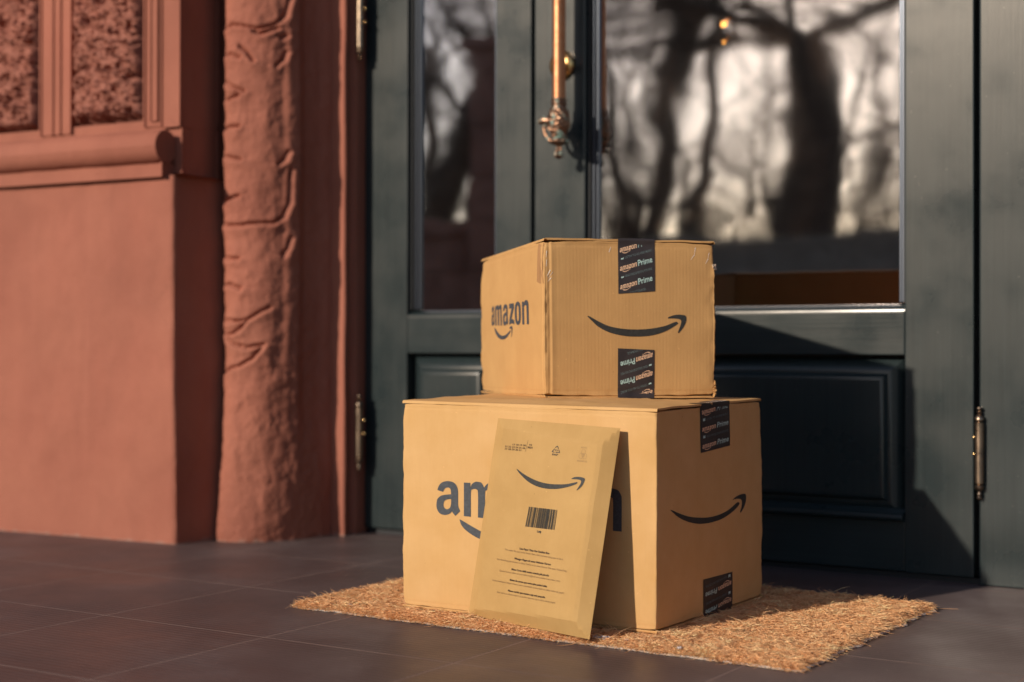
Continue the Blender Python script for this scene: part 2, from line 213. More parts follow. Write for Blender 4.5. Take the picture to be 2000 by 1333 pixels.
WM = [[[[0.0056,0.717],[0.0069,0.7421],[0.0081,0.7673],[0.0093,0.7925],[0.0109,0.8174],[0.0132,0.842],[0.0161,0.867],[0.0194,0.8927],[0.0232,0.9177],[0.0275,0.9405],[0.0323,0.9597],[0.0379,0.9754],[0.0442,0.9887],[0.051,0.9992],[0.0578,1.0069],[0.0643,1.0115],[0.0707,1.0128],[0.0772,1.0109],[0.0835,1.0061],[0.0895,0.9989],[0.0949,0.9897],[0.0996,0.9785],[0.1038,0.965],[0.1075,0.9492],[0.1109,0.9312],[0.114,0.9109],[0.1166,0.8876],[0.1189,0.8611],[0.1209,0.8329],[0.1224,0.8041],[0.1237,0.7759],[0.1245,0.7515],[0.1249,0.73],[0.125,0.7068],[0.125,0.6774],[0.1251,0.6374],[0.1252,0.5836],[0.1252,0.519],[0.1252,0.4483],[0.1251,0.3761],[0.1251,0.307],[0.1257,0.2939],[0.1262,0.2813],[0.1268,0.2684],[0.1275,0.2546],[0.1286,0.2389],[0.13,0.2208],[0.1318,0.201],[0.1337,0.1801],[0.1357,0.159],[0.1376,0.1384],[0.1105,-0.0175],[0.108,-0.0054],[0.1054,0.0068],[0.1029,0.0189],[0.1005,0.0311],[0.0983,0.0434],[0.0965,0.0558],[0.0948,0.0683],[0.0933,0.0809],[0.0919,0.0935],[0.0903,0.1061],[0.0876,0.0893],[0.0851,0.072],[0.0825,0.055],[0.0795,0.0391],[0.0757,0.0251],[0.071,0.0123],[0.0656,0.0002],[0.0597,-0.0102],[0.0537,-0.0178],[0.0479,-0.0215],[0.0422,-0.0215],[0.0362,-0.0185],[0.0304,-0.0123],[0.0249,-0.0028],[0.0202,0.0101],[0.0161,0.0273],[0.0125,0.0487],[0.0094,0.073],[0.0067,0.0989],[0.0045,0.1252],[0.0027,0.1519],[0.0014,0.1799],[0.0005,0.2091],[0.0,0.2395],[0.0,0.2711],[0.0003,0.3056],[0.001,0.343],[0.0022,0.3808],[0.0039,0.4165],[0.0063,0.4477],[0.0094,0.4742],[0.0132,0.4976],[0.0176,0.5183],[0.0223,0.5364],[0.0271,0.5522],[0.0322,0.5651],[0.0376,0.5748],[0.0433,0.5824],[0.0491,0.5889],[0.0549,0.5954],[0.0608,0.6015],[0.0668,0.6067],[0.0729,0.6112],[0.079,0.6157],[0.0851,0.6204],[0.0848,0.6456],[0.0846,0.6718],[0.0844,0.6975],[0.084,0.7212],[0.0834,0.7414],[0.0826,0.7577],[0.0817,0.7712],[0.0806,0.7824],[0.0792,0.7917],[0.0775,0.7997],[0.0753,0.8065],[0.0727,0.8117],[0.0699,0.8152],[0.0671,0.8169],[0.0643,0.8167],[0.0615,0.8144],[0.0586,0.8099],[0.0557,0.8038],[0.053,0.7965],[0.0507,0.7884],[0.0489,0.7791],[0.0474,0.7684],[0.0461,0.7568],[0.045,0.7449],[0.0438,0.7332],[0.0426,0.7218],[0.0415,0.7102],[0.0404,0.6986],[0.0393,0.6869],[0.0382,0.6752]],[[0.0851,0.476],[0.0851,0.4452],[0.0852,0.4137],[0.0852,0.3825],[0.085,0.3525],[0.0844,0.3244],[0.0836,0.2979],[0.0826,0.2723],[0.0813,0.2484],[0.0796,0.2269],[0.0775,0.2084],[0.0747,0.1927],[0.0714,0.1793],[0.0678,0.1686],[0.0642,0.1613],[0.0608,0.1579],[0.0576,0.1588],[0.0544,0.1638],[0.0513,0.172],[0.0485,0.1827],[0.0462,0.1951],[0.0444,0.21],[0.043,0.2278],[0.0419,0.2476],[0.0412,0.2681],[0.041,0.2886],[0.0412,0.3098],[0.0418,0.3325],[0.0429,0.3553],[0.0443,0.3767],[0.0462,0.3951],[0.0486,0.4105],[0.0513,0.4239],[0.0545,0.4354],[0.0581,0.4453],[0.0618,0.454],[0.066,0.4607],[0.0706,0.4654],[0.0754,0.469],[0.0804,0.4722]]],[[[0.1584,0.9948],[0.1949,0.9948],[0.196,0.8522],[0.1973,0.8735],[0.1985,0.8954],[0.1997,0.917],[0.2014,0.9377],[0.2036,0.9565],[0.2067,0.9742],[0.2105,0.9912],[0.2147,1.0067],[0.2188,1.0198],[0.2227,1.0296],[0.2263,1.0355],[0.2297,1.038],[0.2331,1.0382],[0.2365,1.0368],[0.2401,1.0348],[0.2439,1.0332],[0.2479,1.0316],[0.2519,1.0281],[0.2557,1.0211],[0.2592,1.0087],[0.2623,0.9893],[0.2651,0.964],[0.2678,0.9354],[0.2704,0.906],[0.2731,0.8783],[0.2758,0.8979],[0.2783,0.9182],[0.2809,0.9382],[0.2838,0.957],[0.287,0.9739],[0.2908,0.9893],[0.295,1.0037],[0.2994,1.0165],[0.3038,1.0271],[0.3079,1.0348],[0.3115,1.0394],[0.3149,1.0413],[0.3182,1.0408],[0.3216,1.0385],[0.3252,1.0348],[0.3293,1.03],[0.3338,1.0239],[0.3383,1.0158],[0.3425,1.0051],[0.3461,0.9913],[0.349,0.9733],[0.3514,0.9515],[0.3535,0.9274],[0.3552,0.9025],[0.3565,0.8783],[0.3573,0.8646],[0.3576,0.8607],[0.3576,0.8513],[0.3575,0.8216],[0.3575,0.7565],[0.3576,0.6458],[0.3576,0.4996],[0.3576,0.3331],[0.3576,0.1615],[0.3575,0.0],[0.3176,0.0],[0.3177,0.1506],[0.3179,0.311],[0.318,0.4664],[0.318,0.6024],[0.3176,0.7043],[0.3168,0.7636],[0.3158,0.7899],[0.3146,0.7962],[0.3131,0.7953],[0.3113,0.8],[0.3093,0.8099],[0.307,0.8165],[0.3044,0.8203],[0.3018,0.8221],[0.2992,0.8226],[0.2964,0.8221],[0.2934,0.8203],[0.2904,0.8165],[0.2876,0.8099],[0.2853,0.8],[0.2833,0.7953],[0.2817,0.7962],[0.2803,0.7899],[0.2792,0.7636],[0.2783,0.7043],[0.2779,0.6024],[0.2778,0.4664],[0.278,0.311],[0.2782,0.1506],[0.2783,0.0],[0.238,0.0],[0.2381,0.1505],[0.2383,0.3107],[0.2385,0.4661],[0.2384,0.6021],[0.238,0.7043],[0.2372,0.7645],[0.2361,0.7922],[0.2348,0.7998],[0.2332,0.8],[0.2314,0.8052],[0.2294,0.8147],[0.227,0.8201],[0.2245,0.8225],[0.2219,0.823],[0.2192,0.8226],[0.2165,0.8218],[0.2135,0.82],[0.2105,0.8162],[0.2078,0.8098],[0.2054,0.8],[0.2033,0.7953],[0.2015,0.7962],[0.1999,0.7899],[0.1986,0.7636],[0.1977,0.7043],[0.1972,0.6024],[0.1972,0.4664],[0.1973,0.311],[0.1976,0.1506],[0.1977,0.0],[0.1584,0.0]]],[[[0.3857,0.717],[0.387,0.7421],[0.3882,0.7673],[0.3894,0.7925],[0.3911,0.8174],[0.3933,0.842],[0.3962,0.867],[0.3995,0.8927],[0.4033,0.9177],[0.4076,0.9405],[0.4124,0.9597],[0.418,0.9754],[0.4244,0.9887],[0.4311,0.9992],[0.4379,1.0069],[0.4444,1.0115],[0.4508,1.0128],[0.4573,1.0109],[0.4636,1.0061],[0.4696,0.9989],[0.475,0.9897],[0.4797,0.9785],[0.4839,0.965],[0.4877,0.9492],[0.4911,0.9312],[0.4941,0.9109],[0.4968,0.8876],[0.4991,0.8611],[0.501,0.8329],[0.5026,0.8041],[0.5038,0.7759],[0.5047,0.7515],[0.505,0.73],[0.5052,0.7068],[0.5052,0.6774],[0.5052,0.6374],[0.5053,0.5836],[0.5053,0.519],[0.5053,0.4483],[0.5052,0.3761],[0.5052,0.307],[0.5058,0.2939],[0.5063,0.2813],[0.5069,0.2684],[0.5076,0.2546],[0.5087,0.2389],[0.5101,0.2208],[0.5119,0.201],[0.5138,0.1801],[0.5158,0.159],[0.5177,0.1384],[0.4906,-0.0175],[0.4881,-0.0054],[0.4856,0.0068],[0.483,0.0189],[0.4806,0.0311],[0.4785,0.0434],[0.4766,0.0558],[0.475,0.0683],[0.4735,0.0809],[0.472,0.0935],[0.4705,0.1061],[0.4678,0.0893],[0.4653,0.072],[0.4627,0.055],[0.4596,0.0391],[0.4559,0.0251],[0.4512,0.0123],[0.4457,0.0002],[0.4398,-0.0102],[0.4338,-0.0178],[0.4281,-0.0215],[0.4223,-0.0215],[0.4164,-0.0185],[0.4105,-0.0123],[0.4051,-0.0028],[0.4003,0.0101],[0.3962,0.0273],[0.3926,0.0487],[0.3895,0.073],[0.3869,0.0989],[0.3846,0.1252],[0.3829,0.1519],[0.3815,0.1799],[0.3806,0.2091],[0.3802,0.2395],[0.3801,0.2711],[0.3805,0.3056],[0.3812,0.343],[0.3823,0.3808],[0.384,0.4165],[0.3864,0.4477],[0.3895,0.4742],[0.3933,0.4976],[0.3977,0.5183],[0.4024,0.5364],[0.4072,0.5522],[0.4123,0.5651],[0.4177,0.5748],[0.4234,0.5824],[0.4292,0.5889],[0.435,0.5954],[0.4409,0.6015],[0.4469,0.6067],[0.453,0.6112],[0.4592,0.6157],[0.4653,0.6204],[0.465,0.6456],[0.4648,0.6718],[0.4645,0.6975],[0.4641,0.7212],[0.4635,0.7414],[0.4627,0.7577],[0.4618,0.7712],[0.4607,0.7824],[0.4593,0.7917],[0.4576,0.7997],[0.4554,0.8065],[0.4529,0.8117],[0.4501,0.8152],[0.4472,0.8169],[0.4444,0.8167],[0.4416,0.8144],[0.4387,0.8099],[0.4358,0.8038],[0.4331,0.7965],[0.4309,0.7884],[0.429,0.7791],[0.4275,0.7684],[0.4263,0.7568],[0.4251,0.7449],[0.4239,0.7332],[0.4227,0.7218],[0.4216,0.7102],[0.4205,0.6986],[0.4194,0.6869],[0.4183,0.6752]],[[0.4653,0.476],[0.4652,0.4452],[0.4653,0.4137],[0.4653,0.3825],[0.4651,0.3525],[0.4646,0.3244],[0.4637,0.2979],[0.4627,0.2723],[0.4614,0.2484],[0.4597,0.2269],[0.4576,0.2084],[0.4549,0.1927],[0.4515,0.1793],[0.4479,0.1686],[0.4443,0.1613],[0.4409,0.1579],[0.4377,0.1588],[0.4345,0.1638],[0.4314,0.172],[0.4286,0.1827],[0.4263,0.1951],[0.4245,0.21],[0.4231,0.2278],[0.422,0.2476],[0.4214,0.2681],[0.4211,0.2886],[0.4213,0.3098],[0.422,0.3325],[0.423,0.3553],[0.4245,0.3767],[0.4263,0.3951],[0.4287,0.4105],[0.4315,0.4239],[0.4347,0.4354],[0.4382,0.4453],[0.442,0.454],[0.4461,0.4607],[0.4507,0.4654],[0.4556,0.469],[0.4605,0.4722]]],[[[0.5386,0.9948],[0.6654,0.9948],[0.6654,0.7739],[0.5942,0.2557],[0.5989,0.2592],[0.6036,0.2636],[0.6083,0.2675],[0.6132,0.2699],[0.6185,0.2696],[0.6245,0.2661],[0.6312,0.2604],[0.638,0.2529],[0.6443,0.2442],[0.6498,0.2348],[0.654,0.2243],[0.6575,0.2123],[0.6605,0.1995],[0.6633,0.1865],[0.6664,0.1739],[0.6664,0.0],[0.6611,0.0111],[0.656,0.0228],[0.6507,0.0342],[0.6452,0.0443],[0.6393,0.0522],[0.6329,0.0576],[0.626,0.0611],[0.6189,0.0632],[0.6117,0.0641],[0.6046,0.0643],[0.5976,0.0641],[0.5906,0.0632],[0.5836,0.0611],[0.5767,0.0576],[0.5698,0.0522],[0.5631,0.0443],[0.5565,0.0342],[0.55,0.0228],[0.5434,0.0111],[0.5368,0.0],[0.5351,0.2174],[0.6028,0.7739],[0.5386,0.7739]]],[[[0.6821,0.513],[0.6822,0.5704],[0.6826,0.6294],[0.6834,0.6875],[0.685,0.7423],[0.6873,0.7913],[0.6903,0.8344],[0.6939,0.8732],[0.6982,0.9079],[0.7035,0.9386],[0.7099,0.9652],[0.7177,0.9886],[0.7269,1.0087],[0.7368,1.0244],[0.747,1.0346],[0.7568,1.0383],[0.7665,1.0346],[0.7767,1.0244],[0.7867,1.0087],[0.7959,0.9886],[0.8037,0.9652],[0.81,0.9386],[0.8153,0.9079],[0.8197,0.8732],[0.8233,0.8344],[0.8263,0.7913],[0.8286,0.7423],[0.8301,0.6875],[0.831,0.6294],[0.8314,0.5704],[0.8315,0.513],[0.8314,0.4557],[0.831,0.3967],[0.8301,0.3386],[0.8286,0.2838],[0.8263,0.2348],[0.8233,0.1918],[0.8197,0.1531],[0.8153,0.1185],[0.81,0.0879],[0.8037,0.0609],[0.7959,0.0366],[0.7867,0.0152],[0.7767,-0.0019],[0.7665,-0.0133],[0.7568,-0.0174],[0.747,-0.0133],[0.7368,-0.0019],[0.7269,0.0152],[0.7177,0.0366],[0.7099,0.0609],[0.7035,0.0879],[0.6982,0.1185],[0.6939,0.1531],[0.6903,0.1918],[0.6873,0.2348],[0.685,0.2838],[0.6834,0.3386],[0.6826,0.3967],[0.6822,0.4557]],[[0.729,0.513],[0.7291,0.5603],[0.7296,0.6097],[0.7304,0.6581],[0.7313,0.7023],[0.7325,0.7391],[0.7337,0.7677],[0.7352,0.7901],[0.7369,0.8078],[0.7389,0.8222],[0.7411,0.8348],[0.7438,0.8453],[0.7469,0.8527],[0.7502,0.8575],[0.7535,0.8601],[0.7568,0.8609],[0.76,0.8601],[0.7634,0.8575],[0.7667,0.8527],[0.7697,0.8453],[0.7724,0.8348],[0.7747,0.8222],[0.7766,0.8078],[0.7783,0.7901],[0.7798,0.7677],[0.7811,0.7391],[0.7822,0.7023],[0.7832,0.6581],[0.7839,0.6097],[0.7844,0.5603],[0.7846,0.513],[0.7844,0.4657],[0.7839,0.4163],[0.7832,0.368],[0.7822,0.3238],[0.7811,0.287],[0.7798,0.2584],[0.7783,0.2361],[0.7766,0.2185],[0.7747,0.2041],[0.7724,0.1913],[0.7697,0.1802],[0.7667,0.1719],[0.7634,0.1661],[0.76,0.1628],[0.7568,0.1617],[0.7535,0.1628],[0.7502,0.1661],[0.7469,0.1719],[0.7438,0.1802],[0.7411,0.1913],[0.7389,0.2041],[0.7369,0.2185],[0.7352,0.2361],[0.7337,0.2584],[0.7325,0.287],[0.7313,0.3238],[0.7304,0.368],[0.7296,0.4163],[0.7291,0.4657]]],[[[0.8558,0.9948],[0.8968,0.9948],[0.8982,0.8522],[0.9007,0.8775],[0.903,0.9038],[0.9054,0.9296],[0.9082,0.9535],[0.9114,0.9739],[0.9153,0.9909],[0.9198,1.0054],[0.9245,1.0175],[0.9293,1.0273],[0.934,1.0348],[0.9385,1.0398],[0.9429,1.0423],[0.9474,1.0426],[0.9519,1.0412],[0.9566,1.0383],[0.9615,1.0345],[0.9666,1.0296],[0.9717,1.0227],[0.9766,1.0131],[0.9809,1.0],[0.9848,0.9825],[0.9884,0.961],[0.9916,0.937],[0.9943,0.9119],[0.9965,0.887],[0.9981,0.872],[0.999,0.8661],[0.9994,0.8546],[0.9997,0.823],[1.0,0.7565],[1.0002,0.6453],[1.0003,0.499],[1.0002,0.3327],[1.0001,0.1613],[1.0,0.0],[0.9566,0.0],[0.9567,0.1505],[0.9569,0.3105],[0.9571,0.4658],[0.957,0.6019],[0.9566,0.7043],[0.9558,0.765],[0.9547,0.7933],[0.9534,0.8018],[0.9517,0.8028],[0.9496,0.8087],[0.9471,0.8189],[0.9442,0.8252],[0.941,0.8285],[0.9376,0.8296],[0.934,0.8296],[0.93,0.8288],[0.9257,0.8268],[0.9212,0.8226],[0.9169,0.8157],[0.9131,0.8052],[0.9097,0.7996],[0.9064,0.7993],[0.9035,0.7918],[0.901,0.7644],[0.8992,0.7043],[0.8983,0.6021],[0.8982,0.4661],[0.8986,0.3107],[0.899,0.1505],[0.8992,0.0],[0.8558,0.0]]]]
WS = [[[0.1348,-0.1304],[0.1373,-0.1696],[0.1395,-0.2087],[0.1423,-0.2478],[0.1468,-0.287],[0.1529,-0.3261],[0.1603,-0.3652],[0.1692,-0.4043],[0.1798,-0.4435],[0.1925,-0.4842],[0.2072,-0.5261],[0.2231,-0.5658],[0.2398,-0.6],[0.2575,-0.6287],[0.2763,-0.6533],[0.2956,-0.673],[0.3147,-0.687],[0.3335,-0.6951],[0.3522,-0.6978],[0.371,-0.6951],[0.3897,-0.687],[0.4088,-0.673],[0.4281,-0.6533],[0.447,-0.6287],[0.4647,-0.6],[0.4813,-0.5658],[0.4971,-0.5261],[0.5117,-0.4842],[0.5246,-0.4435],[0.5362,-0.4017],[0.5465,-0.3582],[0.5548,-0.3181],[0.5606,-0.287],[0.5631,-0.2669],[0.5627,-0.2549],[0.5609,-0.248],[0.5591,-0.2435],[0.5581,-0.2397],[0.5571,-0.2386],[0.5548,-0.2421],[0.5501,-0.2522],[0.5427,-0.2715],[0.5331,-0.2984],[0.5219,-0.3282],[0.5096,-0.3565],[0.496,-0.384],[0.4809,-0.4125],[0.4651,-0.4391],[0.4497,-0.4609],[0.4347,-0.4772],[0.4197,-0.4897],[0.4047,-0.4986],[0.3897,-0.5043],[0.3747,-0.5075],[0.3597,-0.5076],[0.3447,-0.5039],[0.3297,-0.4957],[0.3147,-0.4822],[0.2997,-0.4641],[0.2847,-0.4423],[0.2698,-0.4174],[0.255,-0.3894],[0.2403,-0.3579],[0.2254,-0.3236],[0.2098,-0.287],[0.1917,-0.2428],[0.1719,-0.1927],[0.1538,-0.1471],[0.1408,-0.1165],[0.1349,-0.107],[0.1339,-0.112],[0.1348,-0.1226]],[[0.5351,-0.1391],[0.5383,-0.1273],[0.5429,-0.1134],[0.5485,-0.0993],[0.5546,-0.087],[0.5615,-0.0754],[0.5691,-0.0641],[0.5771,-0.0556],[0.5846,-0.0522],[0.5922,-0.0533],[0.6001,-0.0582],[0.6069,-0.0687],[0.6116,-0.087],[0.6135,-0.1149],[0.6134,-0.1511],[0.612,-0.1921],[0.6101,-0.2348],[0.6077,-0.2808],[0.6046,-0.331],[0.6008,-0.3809],[0.5966,-0.4261],[0.5915,-0.4682],[0.5855,-0.5087],[0.5799,-0.5427],[0.5756,-0.5652],[0.573,-0.5747],[0.5714,-0.5739],[0.5708,-0.5644],[0.5711,-0.5478],[0.5728,-0.522],[0.5757,-0.487],[0.5789,-0.4476],[0.5816,-0.4087],[0.5837,-0.3685],[0.5856,-0.3255],[0.5871,-0.285],[0.5876,-0.2522],[0.5873,-0.2292],[0.5863,-0.213],[0.5844,-0.2012],[0.5816,-0.1913],[0.5775,-0.1836],[0.5722,-0.1791],[0.5664,-0.1764],[0.5606,-0.1739],[0.5543,-0.1723],[0.5474,-0.1721],[0.5411,-0.1714],[0.5366,-0.1687],[0.5342,-0.1635],[0.5332,-0.1568],[0.5335,-0.1487]]]
T_SMALL_TOP = [[0.4282,1.0181],[0.6427,1.0224],[0.6405,0.6763],[0.4268,0.6578]]
T_SMALL_BOT = [[0.4225,0.3137],[0.6382,0.3043],[0.6362,-0.0236],[0.4213,-0.0254]]
T_BIG_TOP = [[0.3863,1.0053],[0.6652,1.001],[0.6609,0.789],[0.3831,0.774]]
T_BIG_BOT = [[0.406,0.1811],[0.6896,0.176],[0.6858,-0.0082],[0.4035,0.0043]]
ENV_BOLD = [[0.3904,0.3694,0.6447,0.3674,"Less Paper Than Our Smallest Box"],[0.3607,0.3179,0.6691,0.3162,"Weniger Pappe als unser kleinster Karton"],[0.3514,0.2641,0.6678,0.2626,"Meno Carta della nostra scatola più piccola"],[0.3494,0.2114,0.664,0.2104,"Moins de carton que notre plus petite boîte"],[0.3448,0.1581,0.6623,0.158,"Menos cartón que nuestra caja más pequeña"]]
ENV_THIN = [[0.2655,0.3548,0.7644,0.3492,"This mailer fits your order better than a box and uses less paper to do it."],[0.2132,0.3023,0.8058,0.2976,"Ihre Bestellung passt besser in diese Tasche als in einen Karton. Das spart Verpackung."],[0.2481,0.2483,0.765,0.2457,"Questa busta si adatta al tuo ordine meglio di una scatola e usa meno carta."],[0.1967,0.1958,0.8101,0.1934,"Cette enveloppe s’adapte mieux à votre commande qu’une boîte et utilise moins de papier."],[0.2524,0.1413,0.7502,0.1417,"Este sobre se adapta mejor a su pedido que una caja y utiliza menos papel."]]
ENV_DATE = [[0.1904,0.8724,0.3056,0.8737,"17 18 19 20"],[0.1254,0.8602,0.3034,0.8599,"21 22 23 24 25 26"],[0.1254,0.848,0.2716,0.8481,"27 28 29 30 31"],[0.3358,0.8788,0.3586,0.8786,"10"],[0.3211,0.8653,0.3659,0.8644,"2021"],[0.5448,0.8417,0.5904,0.8421,"PAP"],[0.5603,0.8651,0.5843,0.8641,"21"]]
ENV_LINES = [[0.3192,0.9042,0.3092,0.8466],[0.3239,0.8731,0.3675,0.8731],[0.5606,0.8804,0.5755,0.8898],[0.5755,0.8898,0.5876,0.8761],[0.5386,0.8595,0.558,0.8756],[0.5386,0.8595,0.5595,0.858],[0.6005,0.8587,0.5687,0.8582],[0.6005,0.8587,0.5918,0.8715]]
ENV_BAR = [[0.4128,0.5814],[0.6554,0.5822],[0.653,0.4853],[0.405,0.4829]]
ENV_LMJ = [[0.5106,0.4658],[0.5428,0.4653]]
ENV_TREE = [[0.7914,0.8591],[0.7597,0.8784],[0.8212,0.8736]]
M = {}
M['red'] = plaster('red_plaster', (.40, .145, .090), (.36, .118, .074))
M['red2'] = plaster('red_rough_stone', (.30, .10, .065), (.36, .14, .095), .003)
M['door'] = paint('green_grey_paint', (.0135, .021, .0225), (.0225, .032, .0325), .30)
M['doorh'] = paint('green_grey_paint_cross_grain', (.0135, .021, .0225), (.0225, .032, .0325), .30, axis='x')
M['black'] = mat('rubber_and_shadow_black', (.008, .008, .009), .6)  # also paints the shadow in the pane reveals
M['bead'] = mat('glazing_bead_metal', (.10, .11, .13), .32, .6)

def metal(name, c1, c2, rough=.28, patina=None, pat=.6):
    m = mat(name, c1, rough, 1.0); t = NT(m); v = t.coord()
    c = t.ramp(t.noise(v, 45, 4), [(.35, c1), (.7, c2)])
    if patina:
        f = t.ramp(t.noise(v, 70, 4), [(pat - .04, (0, 0, 0)), (pat + .08, (1, 1, 1))])
        c = t.mix(f, c, patina); t.l(t.math('SUBTRACT', 1.0, f), t.p.inputs['Metallic'])
        t.l(t.math('ADD', t.math('MULTIPLY', f, .5), rough), t.p.inputs['Roughness'])
    else:
        t.l(t.ramp(t.noise(v, 90, 4), [(.3, (rough - .06,) * 3), (.7, (rough + .14,) * 3)]), t.p.inputs['Roughness'])
    t.l(c, t.p.inputs['Base Color']); t.l(t.bump(t.noise(v, 180, 3), .25, .0006), t.p.inputs['Normal'])
    return m
M['copper'] = metal('brushed_copper', (.50, .215, .105), (.38, .15, .07), .38)
M['brass'] = metal('polished_brass', (.85, .55, .24), (.75, .45, .18), .22)
M['bronze'] = metal('aged_bronze', (.36, .19, .11), (.20, .11, .07), .36, (.20, .30, .25), .57)
M['hinge'] = metal('antique_hinge_brass', (.34, .24, .16), (.20, .15, .11), .30)

def glass_mat():
    m = bpy.data.materials.new('window_glass'); m.use_nodes = True; t = m.node_tree; t.nodes.clear()
    o = t.nodes.new('ShaderNodeOutputMaterial'); mx = t.nodes.new('ShaderNodeMixShader')
    tr = t.nodes.new('ShaderNodeBsdfTransparent'); tr.inputs[0].default_value = (.62, .58, .54, 1)
    gl = t.nodes.new('ShaderNodeBsdfGlossy'); gl.inputs['Roughness'].default_value = .028; gl.inputs['Color'].default_value = (1, .90, .84, 1)
    n = t.nodes.new('ShaderNodeTexNoise'); n.inputs['Scale'].default_value = 3.2; n.inputs['Detail'].default_value = 1.5
    c = t.nodes.new('ShaderNodeTexCoord'); b = t.nodes.new('ShaderNodeBump'); b.inputs['Strength'].default_value = .5; b.inputs['Distance'].default_value = .0036
    t.links.new(c.outputs['Object'], n.inputs['Vector']); t.links.new(n.outputs['Fac'], b.inputs['Height']); t.links.new(b.outputs[0], gl.inputs['Normal'])
    mx.inputs[0].default_value = .52
    t.links.new(tr.outputs[0], mx.inputs[1]); t.links.new(gl.outputs[0], mx.inputs[2]); t.links.new(mx.outputs[0], o.inputs[0])
    return m
M['glass'] = glass_mat()

def tile_mat():
    m = mat('porch_tiles', (.08, .055, .05), .42, spec=.38); t = NT(m)
    ob = t.coord(); sx = t.n('SeparateXYZ'); t.l(ob, sx.inputs[0])
    T = .332
    def cell(o, off):
        k = t.math('DIVIDE', t.math('SUBTRACT', o, off), T)
        fr = t.math('FRACT', k)
        d = t.math('MINIMUM', fr, t.math('SUBTRACT', 1.0, fr))
        return t.math('FLOOR', k), t.math('MULTIPLY', d, T)
    wob = t.math('MULTIPLY', t.math('SUBTRACT', t.noise(ob, 6, 2), .5), .004)
    cx, dx = cell(t.math('ADD', sx.outputs[0], wob), -.072); cy, dy = cell(t.math('ADD', sx.outputs[1], wob), -.057)
    d = t.math('MINIMUM', dx, dy)
    grout = t.ramp(t.math('MULTIPLY', d, 100), [(.0, (1, 1, 1)), (.09, (1, 1, 1)), (.17, (0, 0, 0))])
    cc = t.n('CombineXYZ'); t.l(cx, cc.inputs[0]); t.l(cy, cc.inputs[1])
    wn = t.n('TexWhiteNoise'); t.l(cc.outputs[0], wn.inputs['Vector'])
    big = t.noise(ob, 3.4, 6, .62)
    c = t.ramp(big, [(.30, (.050, .026, .022)), (.50, (.078, .045, .040)), (.70, (.130, .090, .082))])
    c = t.mix(t.math('MULTIPLY', wn.outputs[0], .35), c, (.055, .038, .036))
    # fine ridges running along x, drawn out streaks, dust specks
    rid = t.math('SINE', t.math('MULTIPLY', t.math('ADD', sx.outputs[1], t.math('MULTIPLY', t.noise(ob, 5, 3), .012)), 2 * math.pi / .0125))
    st = t.noise(t.coord(scale=(1.5, 60, 1)), 5, 4)
    c = t.mix(t.math('MULTIPLY', st, .40), c, (.125, .095, .09))
    c = t.mix(t.math('MULTIPLY', t.math('ADD', rid, 1.0), .16), c, (.17, .13, .12))
    sp = t.ramp(t.noise(ob, 170, 2), [(.700, (0, 0, 0)), (.76, (1, 1, 1))])
    c = t.mix(t.math('MULTIPLY', sp, .6), c, (.36, .29, .24))
    sm = t.ramp(t.noise(ob, 1.7, 5, .6), [(.52, (0, 0, 0)), (.75, (1, 1, 1))])
    c = t.mix(t.math('MULTIPLY', sm, .55), c, (.165, .135, .13))
    c = t.mix(t.math('MULTIPLY', t.math('MULTIPLY', grout, t.noise(ob, 11, 4)), 1.9), c, (.27, .185, .15))
    t.l(c, t.p.inputs['Base Color'])
    ro = t.ramp(t.noise(ob, 2.3, 6, .65), [(.28, (.33,) * 3), (.70, (.62,) * 3)])
    t.l(t.mix(grout, ro, (.85, .85, .85)), t.p.inputs['Roughness'])
    b = t.bump(t.math('MULTIPLY', rid, .5), .6, .0005)
    b = t.bump(t.math('SUBTRACT', 1.0, grout), .7, .0012, b)
    t.l(t.bump(t.noise(ob, 8, 4), .25, .002, b), t.p.inputs['Normal'])
    return m
M['tile'] = tile_mat()
def rough_mat(name, stops, sc=3, ro=.85, bd=.01, bs=20):
    m = mat(name, stops[0][1], ro, spec=.3); t = NT(m); v = t.coord()
    t.l(t.ramp(t.noise(v, sc, 6, .6), stops), t.p.inputs['Base Color']); t.l(t.bump(t.noise(v, bs, 4), .6, bd), t.p.inputs['Normal'])
    return m
M['asphalt'] = rough_mat('asphalt', [(.3, (.045, .043, .042)), (.7, (.065, .062, .06))], 4, .9, .004, 120)
M['paving'] = rough_mat('pavement_slabs', [(.3, (.20, .17, .15)), (.7, (.28, .25, .22))], 3, .85, .004, 60)
M['soil'] = rough_mat('leaf_litter', [(.3, (.09, .06, .04)), (.7, (.16, .12, .08))], 5, .95, .02, 40)
M['bark'] = rough_mat('tree_bark', [(.3, (.045, .032, .025)), (.7, (.12, .09, .07))], 9, .95, .02, 30)
M['stone'] = rough_mat('brown_stone', [(.3, (.20, .17, .14)), (.7, (.33, .28, .23))], 6, .9, .01, 40)
M['wallpaper'] = rough_mat('interior_plaster', [(.3, (.10, .07, .05)), (.7, (.14, .10, .075))], 2, .8, .002, 40)
M['parquet'] = rough_mat('interior_boards', [(.3, (.05, .035, .025)), (.7, (.08, .055, .04))], 6, .5, .001, 40)
M['facade'] = rough_mat('far_facade_plaster', [(.3, (.50, .45, .38)), (.7, (.60, .54, .46))], 1, .9, .01, 5)

